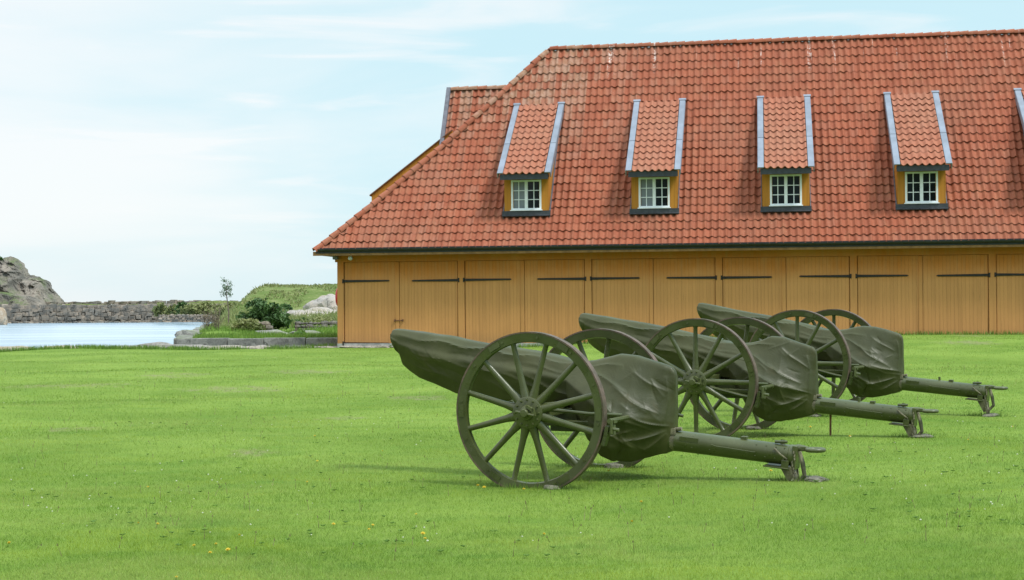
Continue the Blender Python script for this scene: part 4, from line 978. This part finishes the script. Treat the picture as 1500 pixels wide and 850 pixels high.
# big round bush
q = px(386, 490, 72); bush = empty('bush', q); tag(bush, 'dense dark green round bush beside the dry stone wall on the jetty', 'bush')
s_ = 72 / 2169.9
leaves('foliage', 6500, (-.05, 0, 26 * s_), (34 * s_, 1.1, 25 * s_), .10, 'bush_leaf', bush, 4, 1.8, -.04, .55)
leaves('foliage', 2500, (17 * s_, -.2, 16 * s_), (22 * s_, 1.0, 17 * s_), .10, 'bush_leaf', bush, 9, 1.8, -.08)
b = MB(); rs_ = random.Random(3)
for k in range(12): twigs(b, Vector((rs_.uniform(-.4, .4), 0, -.1)), Vector((rs_.uniform(-.8, .8), rs_.uniform(-.4, .4), 1)).normalized(), 1.0, .03, 1, rs_)
b.build('stems', 'bark', bush)
for i, (xp, yp, Yd, rx, rz, nn, mt, lab) in enumerate(((362, 489, 70, 26, 14, 2200, 'scrub_leaf', 'pale low green shrub at the left side of the dark bush'),
        (470, 485, 78, 22, 13, 1500, 'scrub_leaf', 'low straggly green shrub between the dark bush and the shed'),
        (437, 482, 80, 26, 10, 1500, 'bush_leaf', 'low dark green shrub right of the round bush'),
        (440, 498, 62, 12, 8, 900, 'tall_grass', 'bright yellow green leafy clump on the jetty edge'))):
    q = px(xp, yp, Yd); s_ = Yd / 2169.9; e = empty('shrub', q); tag(e, lab, 'shrub')
    leaves('foliage', nn, (0, 0, rz * s_ * .6), (rx * s_, .9, rz * s_), .09, mt, e, 20 + i, 1.7, -.1)
    b = MB(); rs_ = random.Random(i)
    for k in range(4): twigs(b, Vector((rs_.uniform(-.3, .3), 0, -.1)), Vector((rs_.uniform(-.8, .8), rs_.uniform(-.4, .4), 1)).normalized(), .5, .014, 1, rs_)
    b.build('stems', 'bark', e)
# leafless brown shrubs
for i, (xp, yp, h_px, lab) in enumerate(((304, 489, 30, 'left of the two twiggy brown shrubs at the water end of the jetty'), (319, 488, 36, 'right of the two twiggy brown shrubs at the water end of the jetty'))):
    q = px(xp, yp, 70); e = empty('bare_shrub', q); tag(e, lab, 'shrub'); b = MB(); rs_ = random.Random(50 + i); tips = []
    for k in range(5): twigs(b, Vector((rs_.uniform(-.12, .12), rs_.uniform(-.1, .1), -.1)), Vector((rs_.uniform(-.28, .28), rs_.uniform(-.3, .3), 1)).normalized(), h_px * 70 / 2169.9 * .62, .022, 2, rs_, .6, 3, tips)
    b.build('branches', 'bark', e)
    P = np.array([t_ + Vector((random.gauss(0, .05), random.gauss(0, .05), random.gauss(0, .05))) for t_ in tips for _ in range(4)]); n_ = len(P)
    V = np.stack([P + rng.normal(0, .022, (n_, 3)) for _ in range(3)], 1); fast_mesh('leaves', V, 3, 'dry_leaf', rng.random(n_), e)
# young tree
q = px(334, 478, 84); e = empty('young_tree', q); tag(e, 'slim young tree with a wispy leafy top rising above the jetty', 'tree')
s_ = 84 / 2169.9; b = MB(); rs_ = random.Random(8); tips = []
b.tube([(0, 0, -.2), (.05, 0, 20 * s_), (-.05, 0, 40 * s_), (-.1, 0, 52 * s_), (.02, 0, 66 * s_)], [.045, .04, .03, .02, .01], 7)
for k in range(13):
    zz = rs_.uniform(40, 66) * s_; twigs(b, Vector((-.06, 0, zz)), Vector((rs_.uniform(-.7, 1), rs_.uniform(-.7, .7), rs_.uniform(.0, .7))).normalized(), rs_.uniform(.2, .4), .009, 1, rs_, .8, 2, tips)
b.build('trunk', 'bark', e)
P = np.array([t_ + Vector((random.gauss(0, .07), random.gauss(0, .07), random.gauss(0, .06))) for t_ in tips for _ in range(8)]); n_ = len(P)
nrmv = rng.normal(size=(n_, 3)); tt = rng.normal(size=(n_, 3)); nrmv /= np.linalg.norm(nrmv, axis=1, keepdims=True); tt /= np.linalg.norm(tt, axis=1, keepdims=True)
V = np.stack([P - tt * .065, P + nrmv * .035, P + tt * .065, P - nrmv * .035], 1); fast_mesh('crown', V, 4, 'sapling_leaf', rng.random(n_), e)

# mound, rock outcrop, far shore ---------------------------------------------------
def mound_z(X, Y):
    q = px(392, 419, 200); q2 = px(373, 440, 200); top = q.z
    s1 = sstep(X, q2.x - 3.0, q.x + 1.0); yy = sstep(Y, 150, 196) * (1 - sstep(Y, 215, 250))
    xx = 1 - sstep(X, 20, 60)
    n_ = .25 * np.sin(X * .5) * np.sin(Y * .3) + .12 * np.sin(X * 1.7 + Y)
    return -2.2 + (top + 2.2) * s1 ** .8 * yy * xx + n_ * s1 * .4
tag(grid_sheet('hill', np.arange(-48, 64, 1.2), np.arange(140, 256, 1.6), mound_z, 'mound_grass'), kind='structure')
V = []; nn_ = 16000; rs = np.random.default_rng(5); X = rs.uniform(-40, -12, nn_); Y = rs.uniform(152, 215, nn_); Z = mound_z(X, Y)
k_ = np.array([noise.noise(Vector((a * .35, b_ * .2, 4))) for a, b_ in zip(X, Y)]); ok = (Z > -1) & (k_ > -.1); X, Y, Z = X[ok], Y[ok], Z[ok]
tag(blade_mesh('hill_scrub', X, Y, Z, .12 + .38 * rs.random(len(X)) * np.clip(k_[ok] * 2 + .2, .1, .9), np.full(len(X), .22), 'scrub_leaf', 1.2), 'rough grass and low scrub covering the green hill', 'scrub', kind='stuff')
for i, (xp, yp, Yd, sz, lab) in enumerate(((462, 468, 118, (2.3, 1.6, .8), 'smooth pale rock outcrop between the green hill and the stone wall'), (440, 476, 112, (2.4, 1.6, .9), 'low pale pink rock outcrop in front of the taller pale outcrop'), (487, 462, 124, (2.0, 1.6, 1.4), 'grey rock outcrop showing beside the shed corner'))):
    q = px(xp, yp, Yd); o = rock_mesh('rock_outcrop', 'pale_rock', sz, 60 + i, 4, .35, 1.2, None, .1, .5); o.location = q; tag(o, lab, 'rock')
# rocks around the foot of hill behind bush
for i, (xp, yp, Yd, rx, rz, nn, mt, lab) in enumerate(((268, 462, 300, 10, 15, 500, 'bush_leaf', 'dark bush standing above the right part of the breakwater'), (300, 462, 290, 40, 14, 2600, 'scrub_leaf', 'yellow green scrub on the shore slope left of the young tree'),
      (350, 462, 250, 36, 13, 2400, 'scrub_leaf', 'yellow green scrub on the shore slope behind the young tree'), (385, 458, 200, 22, 12, 1600, 'scrub_leaf', 'pale scrub at the left foot of the green hill'), (250, 461, 312, 26, 13, 1500, 'scrub_leaf', 'low scrub where the breakwater meets the slope'),
      (416, 462, 165, 14, 12, 900, 'bush_leaf', 'dark scrub low on the green hill'))):
    q = px(xp, yp, Yd); s_ = Yd / 2169.9; e = empty('scrub', q); tag(e, lab, 'shrub')
    leaves('foliage', nn, (0, 0, rz * s_ * .4), (rx * s_, rx * s_ * .6, rz * s_), .38 * Yd / 290, mt, e, 70 + i, .3, -.15)
# breakwater of rough stones
b = MB(); k = 0; YB = 330
b.box((-86, YB + 1.3, .1), (110, 1.6, 4.6))
x0w = px(-60, 460, 330).x; x1w = px(345, 460, 330).x
z_ = -1.9; row = 0
while z_ < 2.3:
    hh = random.uniform(.7, 1.05); x_ = x0w + random.uniform(-1, 0)
    while x_ < x1w:
        ww = random.uniform(.55, 1.5); block(b, (x_ + ww / 2, YB + (z_ + 2) * .25 + random.uniform(-.25, .25), z_ + hh / 2 + random.uniform(-.2, .2)), (ww * .97, .9, hh * random.uniform(.7, 1.25)), k, random.uniform(-.15, .15), .17); k += 1; x_ += ww
    z_ += hh; row += 1
x_ = x0w
while x_ < x1w:    # loose rubble on the far crest
    ww = random.uniform(.8, 2.0); block(b, (x_, YB + 8 + random.uniform(-1, 1), 2.75 + random.uniform(-.15, .2)), (ww, 1.4, random.uniform(.5, 1.0)), k, random.uniform(-.5, .5), .15); k += 1; x_ += ww * .8
x_ = x0w
while x_ < x1w:    # rubble at the water line
    ww = random.uniform(.5, 1.3); block(b, (x_, YB - .7 + random.uniform(-.2, .2), -1.55 + random.uniform(-.1, .1)), (ww, .9, random.uniform(.3, .7)), k, random.uniform(-.5, .5), .18); k += 1; x_ += ww * random.uniform(.8, 1.4)
o = b.build('breakwater', 'wall_stone', bevel=.06); tint_blocks(o); tag(o, 'long breakwater of rough grey and brown stones across the water', 'breakwater')
def shore_z(X, Y):
    h = 2.35 + .35 * np.sin(X * .21) * np.sin(Y * .3) + .5 * sstep(X, px(215, 460, 330).x, px(330, 460, 330).x)
    return np.where(Y < 331.2, -2.5, h * sstep(-Y, -380, -370) + -2.5 * (1 - sstep(-Y, -380, -370)))
tag(grid_sheet('terrain', np.arange(-170, -30, 2.0), np.array([331.0, 331.4, 333, 335, 338, 342, 348, 356, 366, 372, 378, 381]), shore_z, 'mound_grass'), kind='structure')
# shore right of the breakwater: stones at foot of slope
pile('shore_stones', 232, 345, 285, 468, 3, 'pale rounded stones at the waterline below the scrub slope', 'wall_stone', 5)
# big rock hill on the left
def rockhill(name, outline, Yd, depth, mat, label, seed, amp=1.0):
    """rocky ridge whose crest height follows outline [(px x, px y)], rounded front and back"""
    xs_ = [px(x_, y_, Yd) for x_, y_ in outline]; X0, X1 = xs_[0].x, xs_[-1].x; nx, ny = 220, 130
    gx = np.linspace(X0, X1, nx); crest = np.interp(gx, [p.x for p in xs_], [p.z for p in xs_]); V = []
    for j in range(ny):
        v = -1 + 2 * j / (ny - 1)
        prof_ = (1 - abs(v) ** 2.2) ** .7
        for i_ in range(nx):
            nz = noise.fractal(Vector((gx[i_] * .16, v * 2.2, seed)), 1, 2, 5); cr_k = noise.ridged_multi_fractal(Vector((gx[i_] * .13 + v * 1.5, v * 1.3, seed + 5)), 1, 2, 4, 1, 2)
            z = -2.2 + (crest[i_] + 2.2) * max(0, prof_) ** (1.0) * (1 - .8 * (1 - prof_) * (nz + .3) - .10 * max(0, math.sin(v * 9 + gx[i_] * .5 + nz * 2)) * (1 - prof_ ** 3)) + (amp * .45 * nz - amp * .25 * max(0, cr_k - 1.0)) * (1 if abs(v) > .04 else .4)
            q_ = Vector((gx[i_] * .30 + z * .10, v * depth * .12, z * .34 - gx[i_] * .08)); rf = noise.ridged_multi_fractal(q_ + Vector((seed, 0, 0)), .9, 2.1, 6, 1, 2); ce = noise.cell_vector(Vector((gx[i_] * .33 + z * .3, 0, z * .30 - gx[i_] * .15)) + Vector((nz, 0, nz)))
            V.append((gx[i_] + nz * .5, Yd + v * depth + amp * (-1.1 * (rf - 1) + .5 * ce.x), z - amp * .10 * rf * (1 if abs(v) > .06 else 0)))
    I = np.arange(nx * ny).reshape(ny, nx); F = np.stack([I[:-1, :-1], I[:-1, 1:], I[1:, 1:], I[1:, :-1]], -1).reshape(-1, 4)
    b = MB(); b.add(V, F.tolist()); o = b.build(name, mat, smooth='edge'); return tag(o, label, 'rock')
rockhill('rock_hill', [(-90, 420), (-50, 395), (-20, 385), (0, 381), (10, 379), (17, 378), (26, 382), (31, 388), (36, 396), (40, 404), (47, 404), (58, 406), (66, 410), (72, 420), (80, 430), (86, 436), (91, 447), (96, 466)], 352, 13, 'far_rock', 'tall bare grey rock hill with green ledges behind the left end of the breakwater', 3.3, 1.5)
rockhill('rock_ledge', [(-70, 430), (-30, 428), (0, 427), (20, 429), (40, 433), (55, 438), (66, 445), (74, 455)], 337, 5, 'far_rock', 'low grassy rock ledge at the foot of the rock hill', 9.1, .6)
q = px(-3, 467, 300); o = rock_mesh('shore_boulder', 'shore_rock', (1.7, 1.5, 2.0), 81, 3, .3, 1.2, None, .2, .4); o.location = q; tag(o, 'orange brown boulder at the left edge of the view below the breakwater', 'boulder')
q = px(0, 383, 350); e = empty('hilltop_bush', q); tag(e, 'tiny dark bush on top of the rock hill', 'bush'); leaves('foliage', 250, (0, 0, .3), (.7, .7, .9), .3, 'bush_leaf', e, 90, .8, -.2)

# small flowers in the lawn ---------------------------------------------------
def flower():
    e = empty('dandelion', (0, 0, 0)); b = MB(); b.tube([(0, 0, 0), (.004, 0, .035), (.0, .003, .055)], .0022, 5); b.build('stem', 'stalk', e)
    b = MB()
    for L_, zz, nn in ((.021, .056, 14), (.015, .061, 11), (.009, .065, 8)):
        for k in range(nn):
            th = 2 * math.pi * k / nn + L_ * 50; c, s = math.cos(th), math.sin(th)
            b.add([(-s * .002, c * .002, zz - .004), (s * .002, -c * .002, zz - .004), (c * L_ + s * .003, s * L_ - c * .003, zz + .003), (c * L_ - s * .003, s * L_ + c * .003, zz + .003)], [(0, 1, 2, 3)])
    b.lathe([(0, .066), (.008, .064), (.012, .056), (.006, .05), (0, .048)], 10, 'z'); b.build('flower_head', 'yellow_petal', e); return e
pos = [(710, 716), (701, 714), (318, 800), (286, 803), (307, 813), (545, 770), (541, 776), (619, 785), (622, 790), (488, 770), (465, 675), (462, 640), (217, 711), (15, 803), (768, 718), (892, 694), (1128, 702), (925, 770), (795, 785), (352, 786), (229, 773), (203, 770), (940, 742), (1418, 662), (610, 753), (257, 850 - 3), (450, 705), (1187, 640), (1245, 655), (1335, 540), (335, 810), (560, 660), (1482, 640)]
fp = flower(); tg = 'small yellow dandelion flower low in the mown lawn'
for i, (x_, y_) in enumerate(pos):
    q = px(x_, y_ + 3, 10); d = (q - Vector((0, 0, EYE))); k = -EYE / d.z; P = Vector((0, 0, EYE)) + d * k
    f_ = fp if i == 0 else copy_tree(fp)
    sc = random.uniform(.45, .8); f_.location = (P.x, P.y, float(ground_z(P.x, P.y)) - .012); f_.scale = (sc,) * 3; f_.rotation_euler = (random.uniform(-.25, .25), random.uniform(-.25, .25), random.uniform(0, 6))
    tag(f_, tg, 'flower', 'dandelions scattered over the lawn')
V = []; n_ = 700; x, y = blades(n_, .37, 9, 40, 0, 0, 1.7)
sel = np.sin(x * .9 + y * .4) * np.sin(y * .55 + 1) + rng.random(n_) * .8 > .55; x, y = x[sel], y[sel]; z = ground_z(x, y) + .02 + .018 * rng.random(len(x))
for k in range(len(x)):
    s_ = .0035 + .0045 * rng.random(); c = np.array([x[k], y[k], z[k]]); o8 = [np.array(v) * s_ for v in ((1, 0, 0), (0, 1, 0), (-1, 0, 0), (0, -1, 0), (0, 0, .9), (0, 0, -.9))]
    for f in ((0, 1, 4), (1, 2, 4), (2, 3, 4), (3, 0, 4), (1, 0, 5), (2, 1, 5), (3, 2, 5), (0, 3, 5)): V.append([c + o8[j] for j in f])
tag(fast_mesh('clover_flowers', np.array(V), 3, 'clover_white', rng.random(len(V))), 'tiny white clover heads and seed specks sprinkled in the lawn', 'flowers', kind='stuff')

# plantain stalks, seed heads and leaf rosettes standing out of the turf ------------------------------------
V = []; rs = np.random.default_rng(77); x, y = blades(420, .37, 8.6, 34, 0, 0, 1.6); z = ground_z(x, y)
for k in range(len(x)):
    P0 = np.array([x[k], y[k], z[k]]); hgt = .03 + .07 * rs.random(); ln = rs.normal(0, .015, 2); w_ = .0022 * max(1, y[k] / 14)
    top = P0 + np.array([ln[0], ln[1], hgt])
    V += [[P0 + [-w_, 0, 0], P0 + [w_, 0, 0], top], [top + [-w_ * 2, 0, -.012], top + [w_ * 2, 0, -.012], top + [0, 0, .006]], [top + [0, -w_ * 2, -.012], top + [0, w_ * 2, -.012], top + [0, 0, .006]]]
tag(fast_mesh('weed_stalks', np.array(V), 3, 'dry_leaf', rs.random(len(V))), 'thin dry seed stalks standing out of the mown lawn', 'weeds', kind='stuff')
V = []; x, y = blades(520, .37, 8.6, 30, 0, 0, 1.7); sel = np.sin(x * 1.3 + y) * np.sin(y * .8) > -.1; x, y = x[sel], y[sel]; z = ground_z(x, y)
for k in range(len(x)):
    for l in range(7):
        th = rs.random() * 6.28; L_ = .012 + .02 * rs.random(); d = np.array([math.cos(th), math.sin(th), 0]); n_ = np.array([-d[1], d[0], 0]) * L_ * .32; P0 = np.array([x[k], y[k], z[k] + .012])
        V.append([P0, P0 + d * L_ * .55 + n_ + [0, 0, .012], P0 + d * L_ + [0, 0, .010], P0 + d * L_ * .55 - n_ + [0, 0, .012]])
tag(fast_mesh('weed_leaves', np.array(V), 4, 'tall_grass', rs.random(len(V)) * .5), 'low green broadleaf weed rosettes scattered in the turf', 'weeds', kind='stuff')
# tall trees behind the photographer: the dormer panes mirror them
for i, (X_, Y_, H_) in enumerate(((-34, -24, 15), (-22, -30, 17), (-10, -25, 15), (2, -31, 18), (13, -26, 15), (25, -30, 17), (38, -24, 15))):
    e = empty('broadleaf_tree', (X_, Y_, 0)); tag(e, 'tall broadleaf tree behind the photographer, mirrored in the dormer panes', 'tree', 'trees behind the photographer')
    b = MB(); rs_ = random.Random(i); b.tube([(0, 0, -.3), (.1, 0, H_ * .3), (-.1, .1, H_ * .6), (0, 0, H_ * .85)], [.42, .32, .2, .08], 9)
    for k in range(7): twigs(b, Vector((0, 0, H_ * (.3 + .07 * k))), Vector((math.cos(k * 2.4), math.sin(k * 2.4), .55)).normalized(), H_ * .3, .12, 1, rs_)
    b.build('trunk', 'bark', e); leaves('crown', 5200, (0, 0, H_ * .58), (H_ * .40, H_ * .36, H_ * .46), .55, 'bush_leaf', e, 300 + i, .35, -.10, flat=.9)
